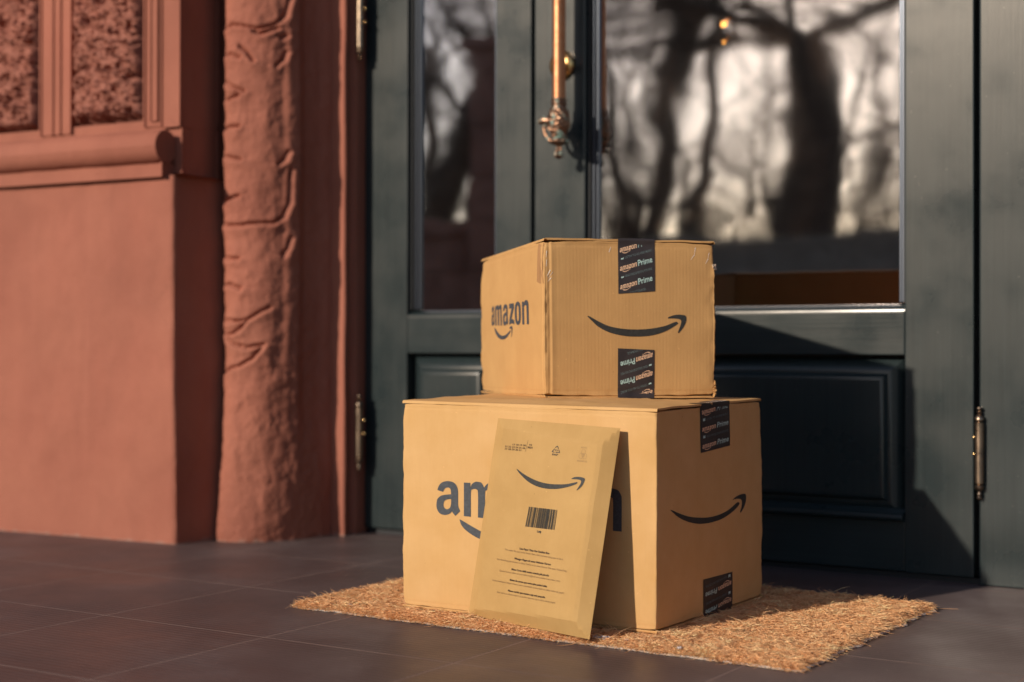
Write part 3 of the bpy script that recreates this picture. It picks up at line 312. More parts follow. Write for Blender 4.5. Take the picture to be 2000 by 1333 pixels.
# ------------------------------------------------------------------ ground
bm = bmesh.new()
gridmesh(bm, lambda u, v: (u, v, 0), [-9, -4, -2, 0, 2, 6], [-4.2, -3, -1.5, 0, .06])
struct(obj('porch_floor', bm, M['tile']))
struct(BOX('porch_step', M['paving'], None, -9, 6, -4.9, -4.2, -.3, -.004, bev=.01))
struct(BOX('pavement', M['paving'], None, -60, 60, -8.2, -4.9, -.4, -.15, bev=.01))
bm = bmesh.new(); gridmesh(bm, lambda u, v: (u, v, -.28), [-300, -60, 0, 60, 300], [-300, -60, -8.0, 40, 300], flip=False)
struct(obj('ground', bm, M['soil']))
bm = bmesh.new(); gridmesh(bm, lambda u, v: (u, v, -.272), [-300, 0, 300], [-13.5, -8.2])
struct(obj('road', bm, M['asphalt']))

# ------------------------------------------------------------------ interior seen through the panes
struct(BOX('interior_floor', M['parquet'], None, -2.6, 2.2, .10, 4.6, -.12, .004))
struct(BOX('interior_wall', M['wallpaper'], None, -2.7, -2.6, .10, 4.6, -.1, 2.9))
struct(BOX('interior_wall', M['wallpaper'], None, 2.2, 2.3, .10, 4.6, -.1, 2.9))
struct(BOX('interior_wall', M['wallpaper'], None, -2.7, 2.3, 4.6, 4.7, -.1, 2.9))
struct(BOX('interior_ceiling', M['wallpaper'], None, -2.7, 2.3, .10, 4.7, 2.9, 3.0))

# ------------------------------------------------------------------ red facade: pilaster wall
O0 = Vector((-1.592, -.380, 0)); DA = Vector((-.997, -.078, 0)); DB = Vector((.078, -.997, 0))   # a: leftwards along the face, b: outwards
def L(a, b, z): return O0 + DA * a + DB * b + Vector((0, 0, z))
wall = empty('pilaster_wall', (-1.9, -.40, 0), 'terracotta red plaster wall with smooth plinth, roll moulding and two rough stone panels', 'wall')
def Lbox(bm, a0, a1, b0, b1, z0, z1, bev=0, seg=2):
    r = bmesh.ops.create_cube(bm, size=1)['verts']
    for v in r: v.co = L(a0 + (v.co.x + .5) * (a1 - a0), b0 + (v.co.y + .5) * (b1 - b0), z0 + (v.co.z + .5) * (z1 - z0))
    if bev: bmesh.ops.bevel(bm, geom=list({e for v in r for e in v.link_edges}), offset=bev, segments=seg, affect='EDGES')
# plinth with hand trowelled, slightly uneven face; returns round the corner towards the column
bm = bmesh.new()
prof = [(1.6, 0), (.9, 0), (.4, 0), (.15, 0), (.06, 0), (.012, 0), (.005, -.0015), (.0015, -.005), (0, -.012), (-.006, -.05), (-.014, -.09), (-.025, -.14), (-.03, -.25)]
pr = []
for i in range(len(prof) - 1):
    n = 34 if prof[i][0] - prof[i + 1][0] > .2 else (10 if abs(prof[i][0] - prof[i + 1][0]) + abs(prof[i][1] - prof[i + 1][1]) > .03 else 2)
    for k in range(n): pr.append([prof[i][j] + (prof[i + 1][j] - prof[i][j]) * k / n for j in (0, 1)])
pr.append(prof[-1])
def plf(i, z):
    a, b = pr[int(i)]
    p = L(a - .008 * ss(.5, 0, z), b, z); d = .0035 * fbm(p, 5, 3) + .0012 * fbm(p, 22, 3, 4)
    return p + DB * d * (1 if a > .002 else 0) - DA * (d if a < .02 else 0)
gridmesh(bm, plf, range(len(pr)), lin(0, .79, 70), flip=True)
gridmesh(bm, lambda a, b: L(a, b, .79), [-.03, 0, .4, 1.6], [-.25, -.1, 0], flip=True)
obj('plinth', bm, M['red'], wall, 50)
bm = bmesh.new(); Lbox(bm, .022, 1.6, -.05, .014, .790, .813, .004)
obj('fillet', bm, M['red'], wall, 40)
bm = bmesh.new()
na = 90
def rollf(a, t):
    r = .037 * (1 if a > .022 else .96); p = L(a, .004 + r * math.cos(t), .851 + r * math.sin(t)); return p + (p - L(a, .004, .851)) * .04 * fbm(p, 14, 3)
V = gridmesh(bm, rollf, [.018, .022] + lin(.03, 1.6, na), lin(0, 2 * math.pi, 21))
c_ = bm.verts.new(L(.019, .004, .851))
for j in range(20): bm.faces.new((c_, V[0][j + 1], V[0][j]))
obj('roll_moulding', bm, M['red'], wall, 50)
# upper wall: flat bands with grooves round two sunk rough panels
UB = -.022
bm = bmesh.new()
def rough_edge(z, k): return .002 * noise.noise(Vector((z * 30, k, 0)))
bands = [(.001, .098), (.318, .345), (.352, .368), (.375, .405), (.76, 1.6)]
for i, (a0, a1) in enumerate(bands): Lbox(bm, a0, a1, UB - .12, UB, .905, 3.0, .004)
Lbox(bm, .062, .078, UB - .1, UB + .005, .915, 2.98, .003); Lbox(bm, .001, 1.6, UB - .12, UB - .004, .8, .912, .004)
Lbox(bm, -.001, .046, UB - .18, UB + .006, .90, 2.99, .004)
Lbox(bm, 0.0, 1.6, UB - .20, UB - .035, .79, 3.0)
obj('wall_face', bm, M['red'], wall, 40)
def panel(a0, a1, z0, z1, seed):
    bm = bmesh.new(); nu = int((a1 - a0) / .0032); nv = int((1.5 - z0) / .0032)
    def f(u, v):
        e = min(u - a0, a1 - u, v - z0); k = ss(-.001, .022, e)
        p = Vector((u, 0, v)); vd = noise.voronoi(p * 95 + Vector((0, seed, 0)) + .5 * noise.noise_vector(p * 60))[0]; n = .9 * noise.fractal(p * 34 + Vector((seed, 0, 0)), .8, 2.1, 5) + .9 * min(1, (vd[1] - vd[0]) * 1.6) - .35
        pit = max(0, noise.fractal(p * 40 + Vector((9, seed, 3)), .8, 2.2, 4) - .30) * 1.9
        d = (n * .012 - pit * .026 + .014) * k - .022 * (1 - k)
        return L(u + .004 * noise.noise(p * 40) * (1 - k), UB + d, v + .004 * noise.noise(p * 37 + Vector((5, 5, 5))) * (1 - k))
    gridmesh(bm, f, lin(a0, a1, nu), lin(z0, 1.5, nv), flip=True)
    gridmesh(bm, f, lin(a0, a1, 12), lin(1.5, 2.9, 40), flip=True)
    return obj('rough_panel', bm, M['red2'], wall, 60)
panel(.100, .316, .918, 2.9, 1); panel(.407, .760, .912, 2.9, 5)
# ------------------------------------------------------------------ carved column
colm = empty('carved_column', (-1.49, -.2, 0), 'red plaster column carved like creased palm bark, standing left of the door', 'column')
cp = [(-1.575, -.20), (-1.568, -.24), (-1.556, -.262), (-1.53, -.272), (-1.500, -.263), (-1.470, -.244), (-1.446, -.213), (-1.429, -.170), (-1.418, -.120), (-1.412, -.070), (-1.42, -.02)]
cpv = [Vector((x, y, 0)) for x, y in cp]
def colp(s):
    k = s * (len(cp) - 1); i = min(int(k), len(cp) - 2); f = k - i
    p0, p1, p2, p3 = cpv[max(i - 1, 0)], cpv[i], cpv[i + 1], cpv[min(i + 2, len(cp) - 1)]
    return .5 * ((2 * p1) + (p2 - p0) * f + (2 * p0 - 5 * p1 + 4 * p2 - p3) * f * f + (3 * p1 - p0 - 3 * p2 + p3) * f ** 3)
# creases: polylines in (s, z) with depth
px2 = lambda u: .20 + (u - 445) * (.5 / 165.)      # along the profile
pz2 = lambda v: 1.175 - v * .001108
cre = [[(455,52),(480,46),(510,50),(540,56),(572,46),(590,25),(596,-5),(596,-60)], [(455,105),(475,104),(500,112)], [(455,158),(475,166),(510,178)],
       [(458,195),(480,190),(497,187)], [(452,250),(475,246),(500,247)], [(455,305),(480,308),(502,312)], [(450,395),(475,388),(500,384)],
       [(455,440),(500,442),(530,438),(572,436),(588,422),(597,395),(598,330)], [(455,505),(500,507)], [(448,628),(500,630),(520,627),(545,612),(562,603)],
       [(455,656),(480,655),(502,646),(518,630)], [(462,664),(490,676),(520,681),(552,676)], [(438,738),(460,725),(500,718),(530,703),(548,682)],
       [(582,72),(591,66)], [(591,98),(588,110),(574,127)], [(594,295),(588,310),(578,320)], [(598,465),(594,485),(586,500)], [(530,60),(545,66),(575,52)],
       [(500,90),(515,100),(530,118)], [(455,560),(475,556),(505,566)], [(450,-40),(500,-45),(560,-38)], [(455,-110),(500,-105)]]
CR = np.array([(px2(a[0]), pz2(a[1]), px2(b[0]), pz2(b[1])) for c in cre for a, b in zip(c, c[1:])])
SL = .42 * 1.0
S_ = np.array(lin(0, 1, 170)); Z_ = np.array(lin(0, 1.45, 520))
sg, zg = np.meshgrid(S_, Z_, indexing='ij'); dmin = np.full(sg.shape, 9.); up = np.zeros(sg.shape)
for ax, az_, bx, bz in CR:
    vx, vz = (bx - ax) * SL, bz - az_; t_ = np.clip((((sg - ax) * SL) * vx + (zg - az_) * vz) / (vx * vx + vz * vz + 1e-12), 0, 1)
    ex, ez = (sg - ax) * SL - t_ * vx, zg - az_ - t_ * vz; d = np.hypot(ex, ez); m_ = d < dmin
    dmin = np.where(m_, d, dmin); up = np.where(m_, ez, up)
disp = -.0110 * np.exp(-(dmin / .0042) ** 2) + .0050 * np.exp(-(dmin / .018) ** 2) * np.where(up < 0, 1, .2)
def colf(i, j):
    s, z = S_[int(i)], Z_[int(j)]; p = colp(s)
    t = (colp(min(s + .01, 1)) - colp(max(s - .01, 0))).normalized(); n = Vector((t.y, -t.x, 0))
    d = disp[int(i), int(j)] * ss(.04, .14, s) + .004 * fbm((p.x, p.y, z * .7), 9, 3) + .0018 * fbm((p.x, p.y, z), 45, 4) + .003 * max(0, fbm((p.x * 2, p.y * 2, z), 18, 3, 5) - .25)
    d += .006 * ss(.62, .66, s) * ss(.76, .70, s) * ss(.15, .6, z) - .010 * ss(.70, .76, s) * ss(.9, .82, s) * ss(.1, .3, z)      # upright arris and hollow
    d += .020 * ss(.30, 0, z) * (1 - s) + .006 * fbm((p.x, p.y, z), 6, 2, 3) * ss(.5, 0, z)
    return p + n * d + Vector((0, 0, z))
bm = bmesh.new(); gridmesh(bm, colf, range(len(S_)), range(len(Z_)))
obj('carved_shaft', bm, M['red'], colm, 60)
bm = bmesh.new(); gridmesh(bm, lambda s, z: colp(s) + Vector((0, 0, z)), lin(0, 1, 20), [1.44, 2.2, 3.0]); obj('plain_shaft', bm, M['red'], colm, 60)
# ------------------------------------------------------------------ moulded surround between column and door
sur = empty('door_surround', (-1.42, -.01, 0), 'narrow red plaster door surround with upright grooves beside the green door', 'door surround')
bm = bmesh.new()
sp = [(-1.46, -.074), (-1.3755, -.071), (-1.3735, -.068), (-1.3745, -.060), (-1.3830, -.046), (-1.3850, -.041), (-1.3800, -.0345), (-1.3730, -.033), (-1.3715, -.029), (-1.3740, -.012), (-1.3745, .0), (-1.3745, .09)]
spz = lin(0, 2.45, 60)
gridmesh(bm, lambda k, z: Vector((sp[int(k)][0] + .0012 * noise.noise(Vector((k * .4, 0, z * 9))), sp[int(k)][1] + .0012 * noise.noise(Vector((k * .4, 5, z * 8))), z)), range(len(sp)), spz)
box(bm, -1.60, -1.39, .0, .10, 0, 2.45)
obj('surround_moulding', bm, M['red'], sur, 40)
# rest of the facade, above and right of the door (mostly outside the picture)
fac = empty('house_facade', (.9, .05, 0), 'plain red house wall above and right of the door', 'wall')
BOX('upper_wall', M['red'], fac, -1.6, 3.5, -.05, .30, 2.46, 3.4, bev=.01); BOX('side_wall', M['red'], fac, .52, 3.5, -.05, .30, 0, 2.458, bev=.01)
BOX('far_wall', M['red'], fac, -6, -3.15, -.45, .1, 0, 3.4, bev=.01)
BOX('roof_slab', M['red'], fac, -6, 3.5, -.40, 4.9, 3.402, 3.6, bev=.01)
BOX('blocking_wall', M['red'], fac, -6, -1.62, .0, .3, 0, 3.4)

# ------------------------------------------------------------------ door frame and leaves
HD = 2.35
fr = empty('door_frame', (.25, .05, 0), 'dark green grey wooden door frame board standing right of the glazed door', 'door frame')
BOX('jamb', M['door'], fr, .0095, .30, -.004, .08, .0, 2.455, bev=.003, seg=2)
BOX('jamb', M['door'], fr, .303, .515, -.012, .08, .0, 2.455, bev=.004, seg=2)
BOX('jamb', M['door'], fr, -1.383, -1.3735, .01, .08, .0, 2.455)
BOX('head', M['doorh'], fr, -1.372, .0085, .0, .08, HD + .006, 2.455, bev=.003)
BOX('threshold', M['black'], fr, -1.372, .0085, .012, .10, .0, .010)
BOX('door_stop', M['black'], fr, -.002, .009, .030, .06, .011, HD)

def leaf(name, x0, x1, xs0, xs1, label, zb=.012):
    """x0..x1 the leaf, xs0..xs1 its glazed opening"""
    t = empty(name, ((x0 + x1) / 2, .02, zb), label, 'door')
    BOX('stile', M['door'], t, x0, xs0, 0, .046, zb, HD, bev=.0022, seg=2)
    BOX('stile', M['door'], t, xs1, x1, 0, .046, zb, HD, bev=.0022, seg=2)
    a, b = xs0 + .0004, xs1 - .0004
    BOX('middle_rail', M['doorh'], t, a, b, .0005, .046, .409, .489, bev=.002, seg=2)
    BOX('bottom_rail', M['doorh'], t, a, b, .0015, .046, zb + .001, .104, bev=.002, seg=2)
    BOX('top_rail', M['doorh'], t, a, b, .0005, .046, HD - .13, HD - .001, bev=.002, seg=2)
    # sloped sill bead below the glass, catches the light
    bm = bmesh.new(); n = 7
    pf = [(.0005, .4895), (.001, .4925), (.004, .4950), (.010, .4985), (.024, .5035), (.030, .504), (.044, .504), (.044, .4895)]
    V = [[bm.verts.new((x, y, z)) for y, z in pf] for x in (a, b)]
    for k in range(len(pf)): bm.faces.new((V[0][k], V[1][k], V[1][(k + 1) % len(pf)], V[0][(k + 1) % len(pf)]))
    bm.faces.new(V[0]); bm.faces.new(V[1][::-1]); bmesh.ops.recalc_face_normals(bm, faces=bm.faces)
    obj('sill_bead', bm, M['doorh'], t, 30)
    # black strips painting the shadowed reveal and slim metal bead at the sides of the pane
    bm = bmesh.new()
    for s, e in ((1, xs0), (-1, xs1)):
        X = lambda d: e + s * d
        for d0, d1, y0, y1 in ((.0003, .006, .012, .0455),):
            box(bm, min(X(d0), X(d1)), max(X(d0), X(d1)), y0, y1, .506, HD - .131)
    obj('reveal_shadow', M['black'] and bm, M['black'], t)
    bm = bmesh.new()
    for s, e in ((1, xs0), (-1, xs1)):
        X = lambda d: e + s * d
        for d0, d1, y0, y1 in ((.0065, .0125, .020, .045), (.0135, .019, .026, .045)):
            box(bm, min(X(d0), X(d1)), max(X(d0), X(d1)), y0, y1, .5062, HD - .1315, bev=.0015)
    obj('glazing_bead', bm, M['bead'], t, 40)
    BOX('glass_pane', M['glass'], t, xs0 + .004, xs1 - .004, .0320, .0345, .5045, HD - .132)
    # raised and fielded lower panel
    px0, px1, pz0, pz1 = xs0 + .0006, xs1 - .0006, .1052, .4084
    steps = [(0, .030), (.004, .0300), (.006, .0260), (.009, .0225), (.016, .0170), (.026, .0110), (.031, .0095), (.0345, .0090), (.0370, .0050), (.0400, .0012), (.0440, -.0004), (.0470, -.0008), (.0475, -.0008)]
    bm = bmesh.new(); rings = []
    for d, y in steps:
        rings.append([bm.verts.new(c) for c in ((px0 + d, y, pz0 + d), (px1 - d, y, pz0 + d), (px1 - d, y, pz1 - d), (px0 + d, y, pz1 - d))])
    for i in range(len(rings) - 1):
        for k in range(4): bm.faces.new((rings[i][k], rings[i][(k + 1) % 4], rings[i + 1][(k + 1) % 4], rings[i + 1][k]))
    bm.faces.new(rings[-1]); bmesh.ops.recalc_face_normals(bm, faces=bm.faces)
    obj('raised_panel', bm, M['door'], t, 22)
    # weather bar above the bottom rail
    bm = bmesh.new(); pf = [(.030, .1045), (-.004, .1045), (-.011, .107), (-.0135, .1115), (-.011, .1165), (-.004, .119), (.002, .1225), (.006, .1265), (.012, .1275), (.030, .1275)]
    V = [[bm.verts.new((x, y, z)) for y, z in pf] for x in (a + .0006, b - .0006)]
    for k in range(len(pf)): bm.faces.new((V[0][k], V[1][k], V[1][(k + 1) % len(pf)], V[0][(k + 1) % len(pf)]))
    bm.faces.new(V[0]); bm.faces.new(V[1][::-1]); bmesh.ops.recalc_face_normals(bm, faces=bm.faces)
    obj('weather_bar', bm, M['doorh'], t, 40)
    return t
dl = leaf('glazed_door', -1.3715, -.9298, -1.2535, -1.0185, 'narrow left leaf of the green grey glazed door, with slim tall pane', .014)
dr = leaf('glazed_door', -.9205, -.0015, -.7990, -.1265, 'wide right leaf of the green grey glazed door, carrying the copper pull handle')
BOX('meeting_strip', M['black'], dl, -.9296, -.9208, .016, .046, .02, HD - .01)

# pull handle on the right leaf
hx, hy = -.8292, -.0545
hd = empty('pull_handle', (0, 0, 0), '', ''); del hd['label'], hd['category']
hd.parent = dr; hd.location = Vector((hx, 0, .9)) - dr.location
bm = bmesh.new(); lathe(bm, hx, hy, [(.0138, .930)] + [(.0138, z) for z in lin(.935, 1.69, 12)] + [(.0138, 1.70)], 32)
obj('rod', bm, M['copper'], hd, 60)
for zc in (1.012, 1.62):
    bm = bmesh.new(); rx = -.8520; n = 28; pr_ = [(.0, .0355), (-.006, .0355), (-.010, .031), (-.0125, .022), (-.0135, .010)]; rings = []
    for y, r in pr_: rings.append([bm.verts.new((rx + r * .80 * math.cos(2 * math.pi * k / n), y - .0005, zc + r * .88 * math.sin(2 * math.pi * k / n))) for k in range(n)])
    for i in range(len(rings) - 1):
        for k in range(n): bm.faces.new((rings[i][k], rings[i + 1][k], rings[i + 1][(k + 1) % n], rings[i][(k + 1) % n]))
    bm.faces.new(rings[-1]); tube(bm, [(rx, -.010, zc), (rx + .006, -.026, zc), (hx - .004, -.040, zc), (hx, hy + .006, zc)], [.009, .0075, .0075, .009], 14)
    bmesh.ops.recalc_face_normals(bm, faces=bm.faces)
    obj('rosette', bm, M['brass'], hd, 50)
bm = bmesh.new()
orn = lambda k, z: .0016 * math.sin(k * 2 * math.pi * 9 + z * 420) + .0011 * math.sin(k * 2 * math.pi * 5 - z * 700)
def orn2(k, z): return orn(k, z) if .853 < z < .912 else (.0008 * math.sin(k * 2 * math.pi * 16) if z < .85 else 0)
body = [(.0145, .9325), (.0160, .9315), (.0160, .9270), (.0148, .9262), (.0152, .9240), (.0166, .9228), (.0166, .9195), (.0152, .9185), (.0150, .9165)]
body += [(.0150 + .0068 * math.sin(min(1, (.9165 - z) / .030) * math.pi / 2) - .0075 * ss(.878, .855, z), z) for z in lin(.914, .853, 26)]
body += [(.0125, .851), (.0165, .8490), (.0190, .8465), (.0195, .8440), (.0185, .8415), (.0150, .8390), (.0100, .8375), (.0065, .8365), (.0048, .8345), (.0046, .8300), (.0062, .8285), (.0052, .8268), (.0058, .8245), (.0078, .8220), (.0092, .8185), (.0090, .8150), (.0070, .8118), (.0042, .8102), (.0030, .8090)]
lathe(bm, hx, hy, body[::-1], 56, orn2)
# beaked head on the left and the curl that joins it to the lower ring
tube(bm, [(hx - .012, hy, .886), (hx - .024, hy - .002, .8885), (hx - .034, hy - .004, .8895), (hx - .042, hy - .005, .8875), (hx - .0455, hy - .005, .8855)], [.0085, .0092, .0085, .0068, .0040], 14)
tube(bm, [(hx - .030, hy - .003, .8825), (hx - .034, hy - .003, .874), (hx - .031, hy - .003, .862), (hx - .024, hy - .002, .852), (hx - .016, hy - .001, .845)], [.0040, .0036, .0036, .0040, .0045], 10)
for k in range(11):
    a_ = 2 * math.pi * k / 11; bmesh.ops.create_icosphere(bm, subdivisions=2, radius=.0027, matrix=__import__('mathutils').Matrix.Translation((hx + .019 * math.cos(a_), hy + .019 * math.sin(a_), .8440)))
for k in range(26):
    a_ = k * 2.399; z_ = .857 + .052 * ((k * .618) % 1); r_ = .0150 + .0055 * math.sin(min(1, (.9165 - z_) / .030) * math.pi / 2) - .006 * ss(.878, .855, z_)
    tube(bm, [(hx + r_ * math.cos(a_), hy + r_ * math.sin(a_), z_), (hx + (r_ + .002) * math.cos(a_ + .18), hy + (r_ + .002) * math.sin(a_ + .18), z_ - .006), (hx + r_ * math.cos(a_ + .3), hy + r_ * math.sin(a_ + .3), z_ - .012)], [.0012, .0022, .0008], 6)
obj('finial', bm, M['bronze'], hd, 60)

def hinge(door, x, y, zc, h=.165, side=1):
    bm = bmesh.new(); r = .0082
    p = [(.001, 0), (.0045, .001), (.0055, .0035), (.0038, .006), (.0030, .007), (.0052, .0095), (.0040, .0125), (.0032, .014), (.0062, .0165), (.0086, .020), (.0086, .0235), (.0060, .0265)]
    z0 = zc - h / 2
    pro = [(a, z0 + b) for a, b in p] + [(.0068, z0 + .028), (r, z0 + .029), (r, zc - .0008), (r - .001, zc - .0003), (r - .001, zc + .0003), (r, zc + .0008), (r, z0 + h - .029), (.0068, z0 + h - .028)] + [(a, z0 + h - b) for a, b in p[::-1]]
    lathe(bm, x, y, pro, 20)
    hg = obj('hinge', bm, M['hinge'], door, 40)
    bm = bmesh.new()
    for dz in (.028, -.002): bmesh.ops.create_icosphere(bm, subdivisions=2, radius=.0034, matrix=__import__('mathutils').Matrix.Translation((x - side * .0105, y + .004, zc + dz)))
    obj('screw', bm, M['brass'], hg, 60)
hinge(dr, .0118, -.0115, .2355); hinge(dr, .0118, -.0115, 1.26); hinge(dr, .0118, -.0115, 2.1)
hinge(dl, -1.3590, -.0360, .2300, .170, -1); hinge(dl, -1.3590, -.0360, 1.155, .175, -1); hinge(dl, -1.3590, -.0360, 2.1, .17, -1)

# ------------------------------------------------------------------ things inside, seen through the right pane
E_ = mat('lit_filament', (1, .6, .2), .5); E_.node_tree.nodes['Principled BSDF'].inputs['Emission Color'].default_value = (1, .45, .07, 1)
E_.node_tree.nodes['Principled BSDF'].inputs['Emission Strength'].default_value = 40
for i, (x, z, r, lab) in enumerate(((-.757, 1.197, .0065, 'upper of two tiny glowing bulbs seen through the right pane'), (-.757, 1.154, .0026, 'lower of two tiny glowing bulbs seen through the right pane'))):
    t = empty('light_bulb', (x, .60, z), lab, 'light bulb', 'small bulbs glowing behind the glass')
    bm = bmesh.new(); bmesh.ops.create_icosphere(bm, subdivisions=3, radius=r, matrix=__import__('mathutils').Matrix.Translation((x, .6, z))); obj('bulb', bm, E_, t, 80)
    bm = bmesh.new(); lathe(bm, x, .6, [(r * .5, z + r * .85), (r * .55, z + r * 1.6), (r * .4, z + r * 1.9)], 12); tube(bm, [(x, .6, z + r * 1.8), (x + .004 * (1 - 2 * i), .603, z + .05 + .03 * i), (x + .003, .60, 2.89)], .0009, 6); obj('cord', bm, M['black'], t, 60)
t = empty('reflection_tube', (-.7322, .45, .788), 'added copper tube standing in for a handle reflection in the right pane', 'reflection stand-in')  # added to imitate the orange reflection of the handle
bm = bmesh.new(); lathe(bm, -.7322, .45, [(.006, .786), (.0105, .790), (.0115, .80), (.0115, 1.10), (.010, 1.108), (.004, 1.112)], 24); obj('stand_in_tube', bm, M['copper'], t, 50)
bm = bmesh.new(); tube(bm, [(-.7322, .45, 1.11), (-.731, .45, 2.89)], .0012, 6); obj('cord', bm, M['black'], t, 60)

# ------------------------------------------------------------------ doormat
mt = empty('doormat', (-.43, -.58, 0), 'shaggy orange brown coir doormat lying on the tiles under the boxes', 'doormat')
MX0, MX1, MY0, MY1 = -.8583, .0026, -.8550, -.2960
MA = R(-1.17)
def mat_pt(u, v):      # u 0..1 left to right, v 0..1 front to back
    W_, D_ = .8611, .5581; x = -(1 - u) * W_; y = v * D_
    return np.array([.0026 + x * math.cos(MA) - y * math.sin(MA), -.8550 + x * math.sin(MA) + y * math.cos(MA)])
def edge_wob(k, side): return .0070 * noise.noise(Vector((k * 15, side * 9.1, 0))) + .0040 * noise.noise(Vector((k * 60, side * 3.3, 5)))
def coir(name, c1, c2, c3):
    m = mat(name, c1, .8, spec=.2); t = NT(m)
    a = t.n('Attribute'); a.attribute_name = 'tone'
    t.l(t.ramp(a.outputs['Fac'], [(.0, c3), (.25, c1), (.75, c2), (1.0, tuple(min(1, k * 1.35) for k in c2))]), t.p.inputs['Base Color']); return m
M['coir'] = coir('coir_fibre', (.86, .43, .18), (.95, .57, .29), (.56, .25, .09))
M['mat_base'] = rough_mat('coir_bed', [(.3, (.60, .29, .12)), (.7, (.80, .44, .20))], 60, .9, .004, 260)
M['latex'] = rough_mat('pale_latex_backing', [(.3, (.50, .40, .32)), (.7, (.68, .60, .52))], 40, .7, .001, 200)
# latex backing with a ragged rim
def outline(inset, seedv):
    pts = []
    for side in range(4):
        for k in lin(0, 1, 120)[:-1]:
            w_ = (edge_wob(k, side) - inset + seedv * .002 * noise.noise(Vector((k * 110, side, 2))))
            d = w_ / .7
            u, v = [(k, -d), (1 + d, k), (1 - k, 1 + d), (-d, 1 - k)][side]
            pts.append(mat_pt(u, v))
    return pts
def slab(bm, o, z0, z1f):
    lo = [bm.verts.new((p[0], p[1], z0)) for p in o]; hi = [bm.verts.new((p[0], p[1], z1f(p))) for p in o]
    n = len(o)
    for i in range(n): bm.faces.new((lo[i], lo[(i + 1) % n], hi[(i + 1) % n], hi[i]))
    return hi
bm = bmesh.new(); o_ = outline(-.0042, 1.6); hi = slab(bm, o_, .0006, lambda p: .0030 + .0012 * noise.noise(Vector((p[0] * 60, p[1] * 60, 0))))
bm.faces.new(hi); obj('backing', bm, M['latex'], mt)
bm = bmesh.new()
def bed(u, v):
    e = min(u * .86, (1 - u) * .86, v * .56, (1 - v) * .56)
    wx = edge_wob(u, 0) * (1 - v) + edge_wob(1 - u, 2) * v; wy = edge_wob(v, 1) * u + edge_wob(1 - v, 3) * (1 - u)
    p = mat_pt(u + wy * (2 * u - 1) * 1.3, v + wx * (2 * v - 1) * 1.6)
    h = .0065 + .0030 * noise.noise(Vector((p[0] * 48, p[1] * 48, 0))) + .002 * noise.noise(Vector((p[0] * 130, p[1] * 130, 3)))
    return Vector((p[0], p[1], .0028 + h * (0.25 + .75 * ss(0, .012, e))))
gridmesh(bm, bed, lin(0, 1, 260), lin(0, 1, 170)); obj('pile_bed', bm, M['mat_base'], mt, 60)
# loose coir fibres, real thin strands
foot_big = [(-.6775, -.7965), (-.2380, -.7825), (-.2345, -.4030), (-.6740, -.4165)]
def inside(P, poly, m):
    r = np.ones(len(P), bool)
    for (ax, ay), (bx, by) in zip(poly, poly[1:] + poly[:1]):
        ex, ey = bx - ax, by - ay; l_ = math.hypot(ex, ey)
        r &= ((P[:, 0] - ax) * -ey + (P[:, 1] - ay) * ex) / l_ > -m
    return r
NF = 165000
uv_ = rng.random((NF, 2)); uv_[:12000, 1] = rng.random(12000) * .02; uv_[12000:14000, 0] = 1 - rng.random(2000) * .02; uv_[14000:17000, 0] = rng.random(3000) * .02; uv_[17000:20000, 1] = 1 - rng.random(3000) * .02
W_, D_ = .8611, .5581
wobx = np.array([edge_wob(k, 0) for k in lin(0, 1, 600)]); wobr = np.array([edge_wob(k, 1) for k in lin(0, 1, 600)])
uu, vv = uv_[:, 0], uv_[:, 1]
vv2 = vv - np.interp(uu, lin(0, 1, 600), wobx) / D_ * (1 - vv) * 1.0; uu2 = uu + np.interp(vv, lin(0, 1, 600), wobr) / W_ * uu
X = -(1 - uu2) * W_; Y = vv2 * D_
P0 = np.stack([.0026 + X * math.cos(MA) - Y * math.sin(MA), -.8550 + X * math.sin(MA) + Y * math.cos(MA)], 1)
keep = ~inside(P0, foot_big, -.004)
P0 = P0[keep]; uu = uu[keep]; vv = vv[keep]; n = len(P0)
G = 200; gx = np.linspace(-.9, .05, G); gy = np.linspace(-.9, -.25, G)
def field(sc, sd): return np.array([[noise.noise(Vector((x * sc, y * sc, sd))) for y in gy] for x in gx])
def samp(F_, P):
    i = np.clip((P[:, 0] + .9) / .95 * (G - 1), 0, G - 1.001); j = np.clip((P[:, 1] + .9) / .65 * (G - 1), 0, G - 1.001)
    i0, j0 = i.astype(int), j.astype(int); fi, fj = i - i0, j - j0
    return F_[i0, j0] * (1 - fi) * (1 - fj) + F_[i0 + 1, j0] * fi * (1 - fj) + F_[i0, j0 + 1] * (1 - fi) * fj + F_[i0 + 1, j0 + 1] * fi * fj
f1, f2, f3 = samp(field(42, 1), P0), samp(field(26, 7), P0), samp(field(9, 3), P0)
az_ = f2 * 7 + rng.normal(0, .9, n) + rng.integers(0, 2, n) * math.pi
el = np.clip(.16 + .30 * f1 + rng.normal(0, .20, n), -.15, .9)
ln_ = .009 + .009 * rng.random(n) + .010 * (rng.random(n) > .97)
stray = rng.random(n) > .9965; ln_ = np.where(stray, .030 + .02 * rng.random(n), ln_)
hz = .0085 + .0042 * f1 + rng.random(n) * .0045
e = np.minimum.reduce([uu * W_, (1 - uu) * W_, vv * D_, (1 - vv) * D_]); hz = hz * np.clip(.35 + e / .012 * .65, .35, 1)
rad = (.00026 + .00022 * rng.random(n))
curl = rng.normal(0, 1.7, n); sag = .2 + rng.random(n) * .8
K = 4
cen = np.zeros((n, K, 3)); cen[:, 0, :2] = P0; cen[:, 0, 2] = hz
for k in range(1, K):
    a_ = az_ + curl * k / K * 1.3; e_ = el - sag * k / K
    d_ = np.stack([np.cos(a_) * np.cos(e_), np.sin(a_) * np.cos(e_), np.sin(e_)], 1)
    cen[:, k] = cen[:, k - 1] + d_ * (ln_ / (K - 1))[:, None]
